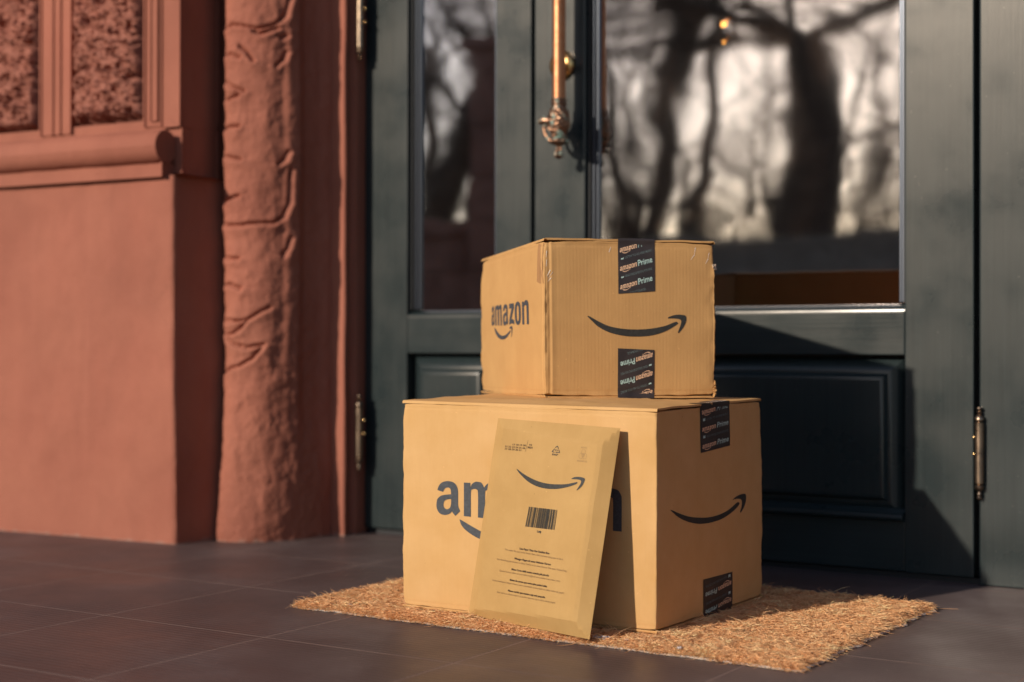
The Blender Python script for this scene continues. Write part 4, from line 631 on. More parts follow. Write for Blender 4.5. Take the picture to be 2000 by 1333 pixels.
cen[:, :, 2] = np.maximum(cen[:, :, 2], .0018)
# keep strands out of the cardboard: push flat near the box foot
bad = np.zeros(n, bool)
for k in range(1, K): bad |= inside(cen[:, k, :2], foot_big, .0) & (cen[:, k, 2] > .011)
cen, rad, az_, f1 = cen[~bad], rad[~bad], az_[~bad], f1[~bad]; n = len(cen)
sd = np.stack([-np.sin(az_), np.cos(az_), np.zeros(n)], 1)[:, None, :]; upv = np.array([0, 0, 1.])[None, None, :]
taper = np.array([1, 1, .85, .35])[None, :, None] * rad[:, None, None]
ringv = [cen + taper * (sd * math.cos(t_) + upv * math.sin(t_)) for t_ in (0, 2.094, 4.189)]
V_ = np.stack(ringv, 2).reshape(-1, 3)
b_ = (np.arange(n) * K * 3)[:, None, None]; kk = (np.arange(K - 1) * 3)[None, :, None]
q = []
for s_ in range(3):
    s2 = (s_ + 1) % 3; q.append(np.stack([(b_ + kk + s_)[..., 0], (b_ + kk + s2)[..., 0], (b_ + kk + 3 + s2)[..., 0], (b_ + kk + 3 + s_)[..., 0]], -1))
F_ = np.concatenate([x.reshape(-1, 4) for x in q])
me = bpy.data.meshes.new('coir_pile'); me.vertices.add(len(V_)); me.vertices.foreach_set('co', V_.astype(np.float32).ravel())
me.loops.add(F_.size); me.loops.foreach_set('vertex_index', F_.astype(np.int32).ravel())
me.polygons.add(len(F_)); me.polygons.foreach_set('loop_start', np.arange(0, F_.size, 4, dtype=np.int32)); me.update(calc_edges=True)
me.polygons.foreach_set('use_smooth', np.ones(len(F_), bool))
tone = np.clip(.5 + .45 * f1 + rng.normal(0, .22, n), 0, 1); at = me.attributes.new('tone', 'FLOAT', 'POINT'); at.data.foreach_set('value', np.repeat(tone, K * 3).astype(np.float32))
po = link('coir_pile', me, M['coir'], mt); po['kind'] = 'stuff'
# small grey lint tufts along the front edge
M['lint'] = rough_mat('grey_lint', [(.3, (.42, .36, .33)), (.7, (.62, .56, .54))], 60, .9, .001, 300)
for u, v, s in ((.115, .03, .0035), (.645, .010, .0035), (.66, .015, .0042), (.70, .02, .0025), (.80, .006, .003), (.20, .015, .0025), (.86, .55, .0025)):
    bm = bmesh.new()
    p = mat_pt(u, v); r = bmesh.ops.create_icosphere(bm, subdivisions=3, radius=s, matrix=__import__('mathutils').Matrix.Translation((p[0], p[1], .0115)))['verts']
    for q_ in r:
        q_.co += Vector((noise.noise(q_.co * 300), noise.noise(q_.co * 310 + Vector((3, 0, 0))), .6 * noise.noise(q_.co * 320))) * s * 1.6; q_.co.z = .0115 + (q_.co.z - .0115) * .55; q_.co.x = p[0] + (q_.co.x - p[0]) * 1.3
    obj('lint_tuft', bm, M['lint'], mt, 60)

# ------------------------------------------------------------------ printing helpers
def tess(polys):
    """outer + holes (2D) -> verts, tris"""
    vs = [Vector((p[0], p[1], 0)) for c in polys for p in c]
    return [tuple(v[:2]) for v in vs], tessellate_polygon([[Vector((p[0], p[1], 0)) for p in c] for c in polys])
def to_obj(name, shapes, mapper, m, parent, step=.018, cut=True):
    """shapes: list of polygon groups in face metres; mapper(s, t) -> world"""
    bm = bmesh.new()
    for g in shapes:
        if isinstance(g, tuple): vs, fs = g
        else: vs, fs = tess(g)
        V = [bm.verts.new((x, y, 0)) for x, y in vs]
        for f in fs:
            try: bm.faces.new([V[i] for i in f])
            except ValueError: pass
    if cut:
        xs = [v.co.x for v in bm.verts]; ys = [v.co.y for v in bm.verts]
        for ax, lo, hi in ((0, min(xs), max(xs)), (1, min(ys), max(ys))):
            k = math.floor(lo / step) + 1
            while k * step < hi:
                co = [0, 0, 0]; co[ax] = k * step; no = [0, 0, 0]; no[ax] = 1
                bmesh.ops.bisect_plane(bm, geom=bm.verts[:] + bm.edges[:] + bm.faces[:], plane_co=co, plane_no=no); k += 1
    for v in bm.verts: v.co = mapper(v.co.x, v.co.y)
    bm.normal_update()
    return obj(name, bm, m, parent)
_tc = {}
def text_geo(s, bold=0.0, shear=0.0):
    """returns verts (x 0..width, y), faces; cap height about .7"""
    k = (s, bold, shear)
    if k in _tc: return _tc[k]
    c = bpy.data.curves.new('text', 'FONT'); c.body = s; c.offset = bold; c.shear = shear; c.resolution_u = 3
    o = bpy.data.objects.new('text', c); COL.objects.link(o); bpy.context.view_layer.update()
    me = bpy.data.meshes.new_from_object(o); bpy.data.objects.remove(o); bpy.data.curves.remove(c)
    vs = [tuple(v.co[:2]) for v in me.vertices]; fs = [tuple(p.vertices) for p in me.polygons]; bpy.data.meshes.remove(me)
    _tc[k] = (vs, fs); return _tc[k]
def text_between(s, a, b, h=None, bold=0.0, shear=0.0):
    """fit the string's width between baseline points a and b; h = scale of the em, default proportional"""
    vs, fs = text_geo(s, bold, shear); x0 = min(v[0] for v in vs); x1 = max(v[0] for v in vs)
    a, b = Vector(a), Vector(b); d = b - a; k = d.length / (x1 - x0); ex = d.normalized(); ey = Vector((-ex.y, ex.x)); hh = k if h is None else h
    return [tuple(a + ex * ((x - x0) * k) + ey * (y * hh)) for x, y in vs], fs
def ink(name, c, rough=.55):
    m = mat(name, c, rough, spec=.3); t = NT(m); v = t.coord()
    t.l(t.ramp(t.noise(v, 260, 3), [(.3, c), (.75, tuple(k * 1.5 + .004 for k in c))]), t.p.inputs['Base Color']); return m
M['ink_blue'] = ink('slate_ink', (.048, .051, .056)); M['ink_black'] = ink('dark_ink', (.028, .026, .022)); M['ink_brown'] = ink('fine_print_ink', (.05, .028, .014))
M['tape'] = mat('dark_printed_tape', (.030, .020, .018), .42)
t = NT(M['tape']); v = t.coord(); t.l(t.ramp(t.noise(v, 30, 5), [(.3, (.022, .015, .014)), (.7, (.045, .032, .029))]), t.p.inputs['Base Color'])
t.l(t.bump(t.noise(v, 60, 4), .5, .0009), t.p.inputs['Normal'])
M['tape_orange'] = ink('tape_print_orange', (.66, .41, .25)); M['tape_teal'] = ink('tape_print_pale_teal', (.34, .46, .41)); M['tape_dim'] = ink('tape_print_dim_teal', (.115, .150, .145))

# ------------------------------------------------------------------ cardboard boxes
class Carton:
    def __init__(s, C8, name, label, M_, seedv, flap_axis, bulge, wear=1.0, seam=None):
        s.C = [Vector(c) for c in C8]; s.W = (s.C[1] - s.C[0]).length; s.D = (s.C[2] - s.C[1]).length; s.H = (s.C[5] - s.C[1]).length
        s.ex = (s.C[1] - s.C[0]).normalized(); s.ez = Vector((0, 0, 1)); s.ey = s.ez.cross(s.ex); s.seed = seedv; s.b = bulge; s.m = M_; s.wear = wear; s.r = .0032; s.seam = seam
        s.top = empty(name, tuple(sum(s.C[:4], Vector()) / 4), label, 'cardboard box'); s.fa = flap_axis
        s.T = .0042       # thickness taken off top and bottom for the flaps
    def tri(s, p):
        a, b, c = p[0] / s.W, p[1] / s.D, p[2] / s.H; C = s.C
        return ((C[0] * (1 - a) + C[1] * a) * (1 - b) + (C[3] * (1 - a) + C[2] * a) * b) * (1 - c) + ((C[4] * (1 - a) + C[5] * a) * (1 - b) + (C[7] * (1 - a) + C[6] * a) * b) * c
    def disp(s, p, n):
        d = s.b * (math.sin(math.pi * min(1, max(0, p[0] / s.W))) if abs(n.x) < .5 else 1) * (math.sin(math.pi * min(1, max(0, p[1] / s.D))) if abs(n.y) < .5 else 1) * (math.sin(math.pi * min(1, max(0, p[2] / s.H))) if abs(n.z) < .5 else 1)
        q = Vector(p) + Vector((s.seed, 0, 0))
        d += .0015 * noise.noise(q * 8) + .0004 * noise.noise(q * 28)
        # distance to the second nearest side = distance to an edge
        ds = sorted((min(p[0], s.W - p[0]), min(p[1], s.D - p[1]), min(p[2], s.H - p[2])))
        e = ds[1]; k = math.exp(-max(0, e) / .007)
        d += s.wear * k * (.0014 * noise.noise(q * 38) + .0009 * noise.noise(q * 110) - .0004)
        kc = math.exp(-max(0, ds[2]) / .012) * math.exp(-max(0, ds[1]) / .012); d -= s.wear * kc * .0028
        if s.seam:     # pressed score beside the glued upright edge
            dx = math.hypot(p[0] - s.seam[0], p[1] - s.seam[1])
            d += -.0010 * math.exp(-((dx - .0085) / .0016) ** 2) + .0008 * math.exp(-((dx - .0125) / .0022) ** 2) + .0009 * math.exp(-((dx - .004) / .0024) ** 2) * noise.noise(Vector((0, dx * 60, p[2] * 70)))
        # score line along the folded edges, 5 mm in
        zz = min(p[2], s.H - p[2]); d -= .0005 * math.exp(-((zz - .0105) / .0014) ** 2)
        return d
    def M3(s, p, off=0.0, zlim=True, r=None):
        r = s.r if r is None else r; T = s.T if zlim else 0
        lo = (r, r, T + r); hi = (s.W - r, s.D - r, s.H - T - r)
        q = Vector([min(max(p[i], lo[i]), hi[i]) for i in range(3)])
        v = Vector(p) - q
        if v.length > 1e-9:
            n = v.normalized(); pp = q + n * min(v.length, r)
        else: n = Vector((0, 0, 1)); pp = q
        w_ = s.tri(pp); N_ = s.ex * n.x + s.ey * n.y + s.ez * n.z
        return w_ + N_ * (s.disp(p, n) + off)
    def body(s):
        bm = bmesh.new(); uvl = bm.loops.layers.uv.new('UVMap')
        def ax(a, b, n):
            e = [0, .0006, .0013, .0022, .0032, .005, .007, .0085, .010, .0115, .013, .016]
            return [a + x for x in e] + lin(a + .02, b - .02, n) + [b - x for x in e[::-1]]
        xs, ys, zs = ax(0, s.W, 46), ax(0, s.D, 46), ax(s.T, s.H - s.T, 40)
        cache = {}
        def vert(p):
            k = tuple(round(c, 6) for c in p)
            if k not in cache: cache[k] = bm.verts.new(s.M3(p))
            return cache[k]
        def face(fn, us, vs, uvf):
            for i in range(len(us) - 1):
                for j in range(len(vs) - 1):
                    q = [fn(us[i], vs[j]), fn(us[i + 1], vs[j]), fn(us[i + 1], vs[j + 1]), fn(us[i], vs[j + 1])]
                    V = [vert(p) for p in q]
                    if len(set(V)) < 3: continue
                    try: f = bm.faces.new(V)
                    except ValueError: continue
                    f.smooth = True
                    for l_, p in zip(f.loops, q): l_[uvl].uv = uvf(p)
        z0, z1 = s.T, s.H - s.T
        face(lambda x, z: (x, 0, z), xs, zs, lambda p: (p[0], p[2])); face(lambda x, z: (x, s.D, z), xs[::-1], zs, lambda p: (p[0], p[2]))
        face(lambda y, z: (s.W, y, z), ys, zs, lambda p: (p[1] + .5, p[2])); face(lambda y, z: (0, y, z), ys[::-1], zs, lambda p: (p[1] + 1.5, p[2]))
        face(lambda x, y: (x, y, z1), xs, ys, lambda p: (p[0], p[1])); face(lambda x, y: (x, y, z0), xs[::-1], ys, lambda p: (p[0], p[1]))
        return obj('body', bm, s.m, s.top)
    def flap(s, side, top, amp=.0012, lift=0.0):
        """outer flap, hinged on one side; its cut end shows as a thin loose layer"""
        th = .0030; bm = bmesh.new(); uvl = bm.loops.layers.uv.new('UVMap')
        Lh, Lc = (s.W, s.D) if s.fa == 0 else (s.D, s.W)      # Lh: across both flaps (hinge to hinge), Lc: along the seam
        hs = [0, .0005, .0012, .002, .0032, .006] + lin(.012, Lh / 2 - .0008, 22)
        cs = [-.0006, 0, .0008] + lin(.003, Lc - .003, 90) + [Lc - .0008, Lc, Lc + .0006]
        def P(h, c, lay):       # lay 0 outer .. 1 inner
            q = Vector((h * 20 + side * 7 + s.seed, c * 26, top * 3.0)); free = ss(.004, .05, h)
            wv = amp * noise.noise(q) * free + amp * .6 * noise.noise(Vector((c * 90, side * 5, top))) * free + lift * math.sin(math.pi * min(1, max(0, c / Lc))) * free
            rd = max(0, .0034 - h); drop = .0034 - math.sqrt(max(0, .0034 ** 2 - rd ** 2))
            z = -drop + wv - lay * (th if h > .004 else th * .4)
            ce = c + (.0010 * noise.noise(Vector((h * 60, side, c > Lc / 2))) if (c < .001 or c > Lc - .001) else 0)
            hh = h if side == 0 else Lh - h
            x, y = (hh, ce) if s.fa == 0 else (ce, hh)
            zz = s.H + z if top else -z
            zz = zz + (s.b * .2 if top else 0)
            return s.tri((min(max(x, -.001), s.W + .001), min(max(y, -.001), s.D + .001), zz))
        V = {}
        for lay in (0, 1):
            for i, h in enumerate(hs):
                for j, c in enumerate(cs): V[lay, i, j] = bm.verts.new(P(h, c, lay))
        nh, nc = len(hs), len(cs)
        def q(vs, uv):
            f = bm.faces.new(vs); f.smooth = False
            for l_, u_ in zip(f.loops, uv): l_[uvl].uv = u_
        for i in range(nh - 1):
            for j in range(nc - 1):
                uv = [(hs[a], cs[b]) for a, b in ((i, j), (i + 1, j), (i + 1, j + 1), (i, j + 1))]
                q((V[0, i, j], V[0, i + 1, j], V[0, i + 1, j + 1], V[0, i, j + 1]), uv)
                q((V[1, i, j + 1], V[1, i + 1, j + 1], V[1, i + 1, j], V[1, i, j]), uv)
        for i in range(nh - 1):
            q((V[1, i, 0], V[1, i + 1, 0], V[0, i + 1, 0], V[0, i, 0]), [(hs[i], 0)] * 4); q((V[0, i, nc - 1], V[0, i + 1, nc - 1], V[1, i + 1, nc - 1], V[1, i, nc - 1]), [(hs[i], 0)] * 4)
        for j in range(nc - 1):
            q((V[0, 0, j], V[0, 0, j + 1], V[1, 0, j + 1], V[1, 0, j]), [(0, cs[j])] * 4); q((V[1, nh - 1, j], V[1, nh - 1, j + 1], V[0, nh - 1, j + 1], V[0, nh - 1, j]), [(0, cs[j])] * 4)
        bmesh.ops.recalc_face_normals(bm, faces=bm.faces)
        return obj('top_flap' if top else 'bottom_flap', bm, s.m, s.top, 40)
    def fmap(s, face, off=.0005):
        """(s, t) in metres on a face; t upwards"""
        def f(a, b):
            p = {'front': (a, 0, b), 'right': (s.W, a, b), 'left': (0, s.D - a, b)}[face]
            return s.M3(p, off)
        return f
    def fs(s, face): return (s.W if face == 'front' else s.D), s.H
    def quad(s, face, pts):
        w_, h_ = s.fs(face); return [(a * w_, b * h_) for a, b in pts]
    def tape(s, face, pts, ang, rows, flip, U=1.0):
        """printed tape: polygon on the face, running over the top or under the bottom edge"""
        w_, h_ = s.fs(face); (a0, b0), (a1, b1), (a2, b2), (a3, b3) = s.quad(face, pts)   # BIG order: edge side first two, cut end last two
        x0, x1 = (a0 + a3) / 2, (a1 + a2) / 2; top = b0 > h_ / 2
        n = 14; rowsv = []
        base_f = s.fmap(face, .0008)
        us = lin(0, 1, 9); bm = bmesh.new()
        E_ = h_ - s.T - .0008 if top else s.T + .0008
        def P(u, k):
            x = x0 + (x1 - x0) * u; cut_ = b3 + (b2 - b3) * u
            if k <= 1: return base_f(x, cut_ + (E_ - cut_) * k)
            ext = (k - 1) * .06       # onto the lid / floor of the box
            p0 = base_f(x, E_); over = (s.T + .0014) * min(1, ext / .004); inn = max(0, ext - .004)
            N_ = {'front': -s.ey, 'right': s.ex, 'left': -s.ex}[face]
            z_ = over + (.0004 * noise.noise(Vector((x * 90, ext * 90, 0)))); up_ = 1 if top else -1
            return p0 + Vector((0, 0, up_ * (z_ + (.0004 if inn > 0 else 0)))) - N_ * inn * (1.0) + N_ * (.0003 if inn == 0 else 0)
        ks = lin(0, 1, 14) + [1.02, 1.045, 1.067, 1.09, 1.2, 1.5] if top else lin(0, 1, 14) + [1.03, 1.06]
        V = [[bm.verts.new(P(u, k)) for k in ks] for u in us]
        for i in range(len(us) - 1):
            for j in range(len(ks) - 1):
                bm.faces.new((V[i][j], V[i + 1][j], V[i + 1][j + 1], V[i][j + 1]) if top else (V[i][j + 1], V[i + 1][j + 1], V[i + 1][j], V[i][j]))
        tp = obj('tape', bm, M['tape'], s.top, 50)
        # printing
        wid = x1 - x0; wu = wid * U; mp = s.fmap(face, .0011)
        rot = math.tan(ang)
        def place(vs, fs, cx, cy, fl):
            out = [((2 * cx - x, 2 * cy - y) if fl else (x, y)) for x, y in vs]; return out, fs
        xm = (x0 + x1) / 2
        hcut = lambda x: b3 + (b2 - b3) * ((x - x0) / wid)
        for y, kind in rows:      # y: height of the row's middle at tape centre, metres on the face
            L_ = []; orange, teal, dim = [], [], []
            def bl(fx, fy=0): return (xm + (fx - .5) * wid, y + (fx - .5) * wid * rot + fy)
            if kind == 'logo':
                h_x = wu * .105
                sx_ = lambda gx, gy: (xm + (.05 + .455 * gx - .5) * wid, y - h_x * .42 + (.05 + .455 * gx - .5) * wid * rot + gy * h_x)
                for g in WM: vs, fs_ = tess([[sx_(*p) for p in c] for c in g]); L_.append((orange, vs, fs_))
                for c in WS: vs, fs_ = tess([[(lambda q: q)(sx_(p[0], p[1] * .85 + .02)) for p in c]]); L_.append((orange, vs, fs_))
                vs, fs_ = text_between('Prime', bl(.545, -h_x * .42), bl(.945, -h_x * .42), wu * .215, .02, .22); L_.append((teal, vs, fs_))
            else:
                vs, fs_ = text_between(kind, bl(.20), bl(.93 if len(kind) > 14 else .75), wu * .085, .004); L_.append((dim, vs, fs_))
                vs, fs_ = (tess([[(bl(.125)[0] + .020 * wid * math.cos(a), bl(.125)[1] + .025 * wid + .024 * wid * math.sin(a)) for a in lin(0, 2 * math.pi, 13)[:-1]], [(bl(.125)[0] + .009 * wid * math.cos(a), bl(.125)[1] + .025 * wid + .011 * wid * math.sin(a)) for a in lin(0, 2 * math.pi, 13)[:-1]]]) if kind.startswith('WATCH') else tess([[bl(.08), bl(.15), bl(.15, .045 * wid), bl(.115, .03 * wid), bl(.08, .045 * wid)]])); L_.append((teal, vs, fs_))
            for tgt, vs, fs_ in L_:
                vs, fs_ = place(vs, fs_, xm, y, flip)
                ok = lambda p: x0 + .0004 < p[0] < x1 - .0004 and ((hcut(p[0]) + .0004 < p[1] < E_ - .001) if top else (E_ + .001 < p[1] < hcut(p[0]) - .0004))
                fs_ = [f for f in fs_ if all(ok(vs[i]) for i in f)]
                if fs_: tgt.append((vs, fs_))
            for nm, g, m_ in (('lettering', orange, M['tape_orange']), ('lettering', teal, M['tape_teal']), ('lettering', dim, M['tape_dim'])):
                if g: to_obj(nm, g, mp, m_, tp, cut=False)
        return tp
def wordmark_map(x, y):   # identity in logo units
    return x, y

M['card_big'] = cardboard('kraft_cardboard_smooth', (.60, .338, .122), (.66, .390, .162), .012, fb=.06)
M['card_small'] = cardboard('kraft_cardboard_fluted', (.51, .275, .100), (.58, .325, .122), .09, fb=.20)
big = Carton(BIG, 'cardboard_box', 'large kraft cardboard box standing on the doormat at the bottom of the stack', M['card_big'], 3.1, 1, .0014, 1.3)
small = Carton(SMALL, 'cardboard_box', 'smaller fluted kraft cardboard box stacked on top of the large box, turned at an angle', M['card_small'], 8.4, 0, .0022, 1.9, seam=(0, 0))
for c in (big, small):
    c.body()
    for sd_ in (0, 1): c.flap(sd_, 1, .0016, (.0048 if sd_ == 0 else .0022) if c is big else .0); c.flap(sd_, 0, .0010)
# big box: wordmark on the front, smile on the right side
def logo_on(c, face, T, name, m, parent):
    """T(x, y): logo units -> face fractions"""
    w_, h_ = c.fs(face)
    groups = [[[(T(*p)[0] * w_, T(*p)[1] * h_) for p in cc] for cc in g] for g in WM] + [[[(T(*p)[0] * w_, T(*p)[1] * h_) for p in cc]] for cc in WS]
    return to_obj(name, groups, c.fmap(face), m, parent)
logo_on(big, 'front', lambda x, y: (.1449 + .7299 * x, .4653 - .0212 * x + (.1554 + .029 * x) * y), 'printed_wordmark', M['ink_blue'], big.top)
def smile_on(c, face, S, m):
    return to_obj('printed_smile', [[c.quad(face, p)] for p in S], c.fmap(face), m, c.top)
smile_on(big, 'right', SM_BIGR, M['ink_black'])
lx = [0, 396, 456, 1029, 1094, 1490, 1540, 1918, 1963, 2393, 2463, 2878]; lsx = [.2052, .2579, .2735, .3817, .4017, .4847, .5025, .5806, .5915, .6849, .7054, .7939]
def TS(x, y): return (float(np.interp(x * 2878, lx, lsx)), .4946 - .0217 * x + (.1358 + .017 * x) * y)
logo_on(small, 'left', TS, 'printed_wordmark', M['ink_blue'], small.top)
smile_on(small, 'front', SM_SMALL, M['ink_black'])
def rows(c, face, q, up, start, n, flip, cyc, U=1.0):
    """alternate logo and fine print rows every pitch, from the cut end"""
    w_, h_ = c.fs(face); y0 = (q[2][1] + q[3][1]) / 2 * h_; wid = abs(q[1][0] - q[0][0]) * w_ * U; pit = .245 * wid; out = []
    for k in range(n): out.append((y0 + up * (start * wid + pit * k), 'logo' if (k + cyc[0]) % 2 == 0 else cyc[1 + ((k + cyc[0]) // 2) % 4]))
    return out
fine = ['PHOTO STORAGE', 'READ KINDLE BOOKS FOR FREE', 'LISTEN TO AD-FREE MUSIC', 'WATCH MOVIES AND TV SHOWS']
rev = lambda q: [q[3], q[2], q[1], q[0]]
TSB, TBB = rev(T_SMALL_BOT), rev(T_BIG_BOT)
small.tape('front', T_SMALL_TOP, R(16), rows(small, 'front', T_SMALL_TOP, 1, .0, 9, 0, [1] + fine[:]), False)
small.tape('front', TSB, R(16), rows(small, 'front', TSB, -1, .02, 9, 1, [1] + fine[:]), True)
big.tape('right', T_BIG_TOP, R(4), rows(big, 'right', T_BIG_TOP, 1, .17, 9, 0, [0] + fine[1:] + fine[:1], .50), False, .50)
big.tape('right', TBB, R(4), rows(big, 'right', TBB, -1, .12, 9, 1, [1] + fine[1:] + fine[:1], .50), True, .50)
# clear packing tape end wrapped round the near corner of the small box, creased
M['clear'] = mat('clear_packing_tape', (.44, .235, .10), .22)
M['glint'] = mat('crease_glint', (.85, .78, .68), .3)  # off-white slivers paint the glints on the tape's creases
w_, h_ = small.fs('left')
to_obj('clear_tape', [[[(w_ - .0325, h_ - .006), (w_ - .0325 - .006, h_ - .066), (w_ - .0235, h_ - .070), (w_ - .005, h_ - .070), (w_ - .005, h_ - .006)]]], small.fmap('left', .0003), M['clear'], small.top)
def sliver(pts, wd):
    o = []
    for (ax_, ay), (bx, by) in zip(pts, pts[1:]):
        d = Vector((bx - ax_, by - ay)).normalized(); n_ = Vector((-d.y, d.x)) * wd / 2; o.append([[(ax_ + n_.x * .4, ay + n_.y * .4), (bx + n_.x, by + n_.y), (bx - n_.x, by - n_.y), (ax_ - n_.x * .4, ay - n_.y * .4)]])
    return o
Hs = small.H; Ws = small.W
for pts in ([(.0045, Hs - .060), (.010, Hs - .050)], [(.006, Hs - .063), (.014, Hs - .053)], [(.006, Hs - .068), (.011, Hs - .062)], [(.0038, Hs - .030), (.0046, Hs - .020)], [(.0036, Hs - .045), (.0044, Hs - .034)],
            [(Ws - .040, Hs - .030), (Ws - .034, Hs - .022), (Ws - .032, Hs - .010)], [(Ws - .015, Hs - .036), (Ws - .011, Hs - .028), (Ws - .009, Hs - .018)], [(.108, Hs - .012), (.105, Hs - .020)]): to_obj('crease_glint', sliver(pts, .0009), small.fmap('front', .0006), M['glint'], small.top, cut=False)
# torn fluting at the right lower corner and a snagged scrap of tape on the right edge
bm = bmesh.new()
for k in range(16):
    z_ = .006 + .022 * (k / 16) ; p = small.tri((Ws, .002, z_)); s_ = .0022 + .0022 * random.random()
    r_ = bmesh.ops.create_cube(bm, size=1)['verts']
    rot_ = __import__('mathutils').Euler((random.random() * 3, random.random() * 3, random.random() * 3)).to_matrix()
    for v_ in r_: v_.co = p + rot_ @ Vector((v_.co.x * s_ * 1.8, v_.co.y * .0006, v_.co.z * s_)) + Vector((.001, 0, 0)) * random.random()
obj('torn_fluting', bm, M['card_small'], small.top)
bm = bmesh.new(); p = small.tri((Ws, .004, Hs * .835))
r_ = bmesh.ops.create_icosphere(bm, subdivisions=3, radius=.005, matrix=__import__('mathutils').Matrix.Translation(p + Vector((.001, 0, 0))))['verts']
for v_ in r_: v_.co = p + (v_.co - p) * (1 + .7 * noise.noise(v_.co * 260)); v_.co.x = p.x + (v_.co.x - p.x) * .6
obj('tape_scrap', bm, mat('crumpled_tape', (.5, .38, .26), .2), small.top)

# ------------------------------------------------------------------ padded mailer leaning on the large box
M['mailer'] = cardboard('mailer_kraft_paper', (.45, .262, .090), (.52, .312, .115), 0.0, fb=0.0)
eb = [Vector(p) for p in ENV]      # br, bl, tl, tr
env = empty('mailer_envelope', tuple((eb[0] + eb[1]) / 2), 'flat padded kraft paper mailer leaning upright against the front of the large box', 'envelope')
EW, EH = ((eb[0] - eb[1]).length + (eb[3] - eb[2]).length) / 2, ((eb[3] - eb[0]).length + (eb[2] - eb[1]).length) / 2
en = (eb[0] - eb[1]).cross(eb[2] - eb[1]).normalized()
if en.y > 0: en = -en
def eh(a, b):      # relief of the padded front, a 0..1 left to right, b 0..1 up
    x, y = a * EW, b * EH
    rl, rr, rt, rb = .011 + .002 * math.sin(b * 9), .030 + .0022 * noise.noise(Vector((0, b * 7, 4))), .016, .013
    k = lambda d, w_: min(1, max(0, d / w_))
    h = min(k(x, rl), 1) ; 
    v = min(x / rl * .0045, (EW - x) / rr * .0225, y / rb * .0075, (EH - y) / rt * .0085)
    top = .0070 + .0085 * a
    v = min(v, top); v = v if v < top - .0008 else top - .0008 * math.exp(-(v - (top - .0008)) * 900)
    return max(v, 0) + .0014 * noise.noise(Vector((a * 3, b * 5, 1))) * min(1, max(v, 0) * 300) + .00030 * noise.noise(Vector((a * 16, b * 24, 7))) * min(1, max(v, 0) * 300)
def ep(a, b, off=0.0):
    P = (eb[1] * (1 - a) + eb[0] * a) * (1 - b) + (eb[2] * (1 - a) + eb[3] * a) * b
    return P + en * (eh(a, b) - .0015 + off)
bm = bmesh.new(); uvl = bm.loops.layers.uv.new('UVMap')
us = [0, .02, .035, .045, .055, .07] + lin(.09, .84, 34) + [.850, .856, .862, .868, .874, .880, .886, .90, .93, .96, .985, 1]; vs = [0, .02, .03, .04, .05, .06] + lin(.075, .93, 60) + [.94, .95, .96, .975, .99, 1]
def bk(a, b):
    P = (eb[1] * (1 - a) + eb[0] * a) * (1 - b) + (eb[2] * (1 - a) + eb[3] * a) * b; e = min(a, 1 - a, b, 1 - b)
    return P + en * (-.0015 - .0035 * min(1, e / .1))
for fn, fl in ((ep, False), (lambda a, b: bk(a, b), True)):
    V = gridmesh(bm, fn, us, vs, fl)
for f in bm.faces: f.smooth = True
bmesh.ops.remove_doubles(bm, verts=bm.verts, dist=.0004)
for f in bm.faces:
    for l_ in f.loops: l_[uvl].uv = (l_.vert.co.x, l_.vert.co.z)
obj('paper_sleeve', bm, M['mailer'], env, 14)
em = lambda s_, t_: ep(s_ / EW, t_ / EH, .0005)
to_obj('printed_smile', [[[(a * EW, b * EH) for a, b in p]] for p in SM_ENV], em, M['ink_black'], env, .012)
G1, G2, G3, G4, G5, G6 = [], [], [], [], [], []
for a, b, c, d, s_ in ENV_BOLD: G1.append(text_between(s_, (a * EW, b * EH), (c * EW, d * EH), .0040, .030))
for a, b, c, d, s_ in ENV_THIN: G2.append(text_between(s_, (a * EW, b * EH), (c * EW, d * EH), .0038, .0))
for a, b, c, d, s_ in ENV_DATE: (G6 if s_ in ('PAP', '21') else G5).append(text_between(s_, (a * EW, b * EH), (c * EW, d * EH), .0042 if s_ == 'PAP' else .0036, .01))
def stroke(a, b, c, d, wd): 
    A_, B_ = Vector((a * EW, b * EH)), Vector((c * EW, d * EH)); n_ = (B_ - A_).normalized(); n_ = Vector((-n_.y, n_.x)) * wd / 2
    return [[tuple(A_ + n_), tuple(B_ + n_), tuple(B_ - n_), tuple(A_ - n_)]]
for i, l_ in enumerate(ENV_LINES): (G5 if i < 2 else G6).append(stroke(*l_, .0004 if i < 2 else .0011))
# small faint round mark at the upper right, with a caption above and below
cx_, cy_ = ENV_TREE[0][0] * EW, ENV_TREE[0][1] * EH
for dx, dy, r_ in ((0, .0035, .0042), (-.0035, -.002, .0042), (.0035, -.002, .0042), (0, -.0005, .0026)):
    o1 = [(cx_ + dx + r_ * math.cos(a), cy_ + dy + r_ * math.sin(a)) for a in lin(0, 2 * math.pi, 25)[:-1]]; o2 = [(cx_ + dx + (r_ - .0003) * math.cos(a), cy_ + dy + (r_ - .0003) * math.sin(a)) for a in lin(0, 2 * math.pi, 25)[:-1]]
    G3.append([o1, o2])
G3.append(text_between('RECYCLE', (cx_ - .0055, cy_ + .0095), (cx_ + .0055, cy_ + .0095), .0026)); G3.append(text_between('PLEASE RECYCLE', (cx_ - .0095, cy_ - .0105), (cx_ + .0095, cy_ - .0105), .0030))
(x0, y0), (x1, y1), (x2, y2), (x3, y3) = [(a * EW, b * EH) for a, b in ENV_BAR]
k = 0.0; rb_ = random.Random(5)
while k < .985:
    wd = rb_.choice((.010, .010, .018, .026)); k2 = min(1, k + wd)
    tp_ = lambda q: (x0 + (x1 - x0) * q, y0 + (y1 - y0) * q); bt_ = lambda q: (x3 + (x2 - x3) * q, y3 + (y2 - y3) * q)
    G4.append([[bt_(k), bt_(k2), tp_(k2), tp_(k)]]); k = k2 + rb_.choice((.008, .012, .012, .024))
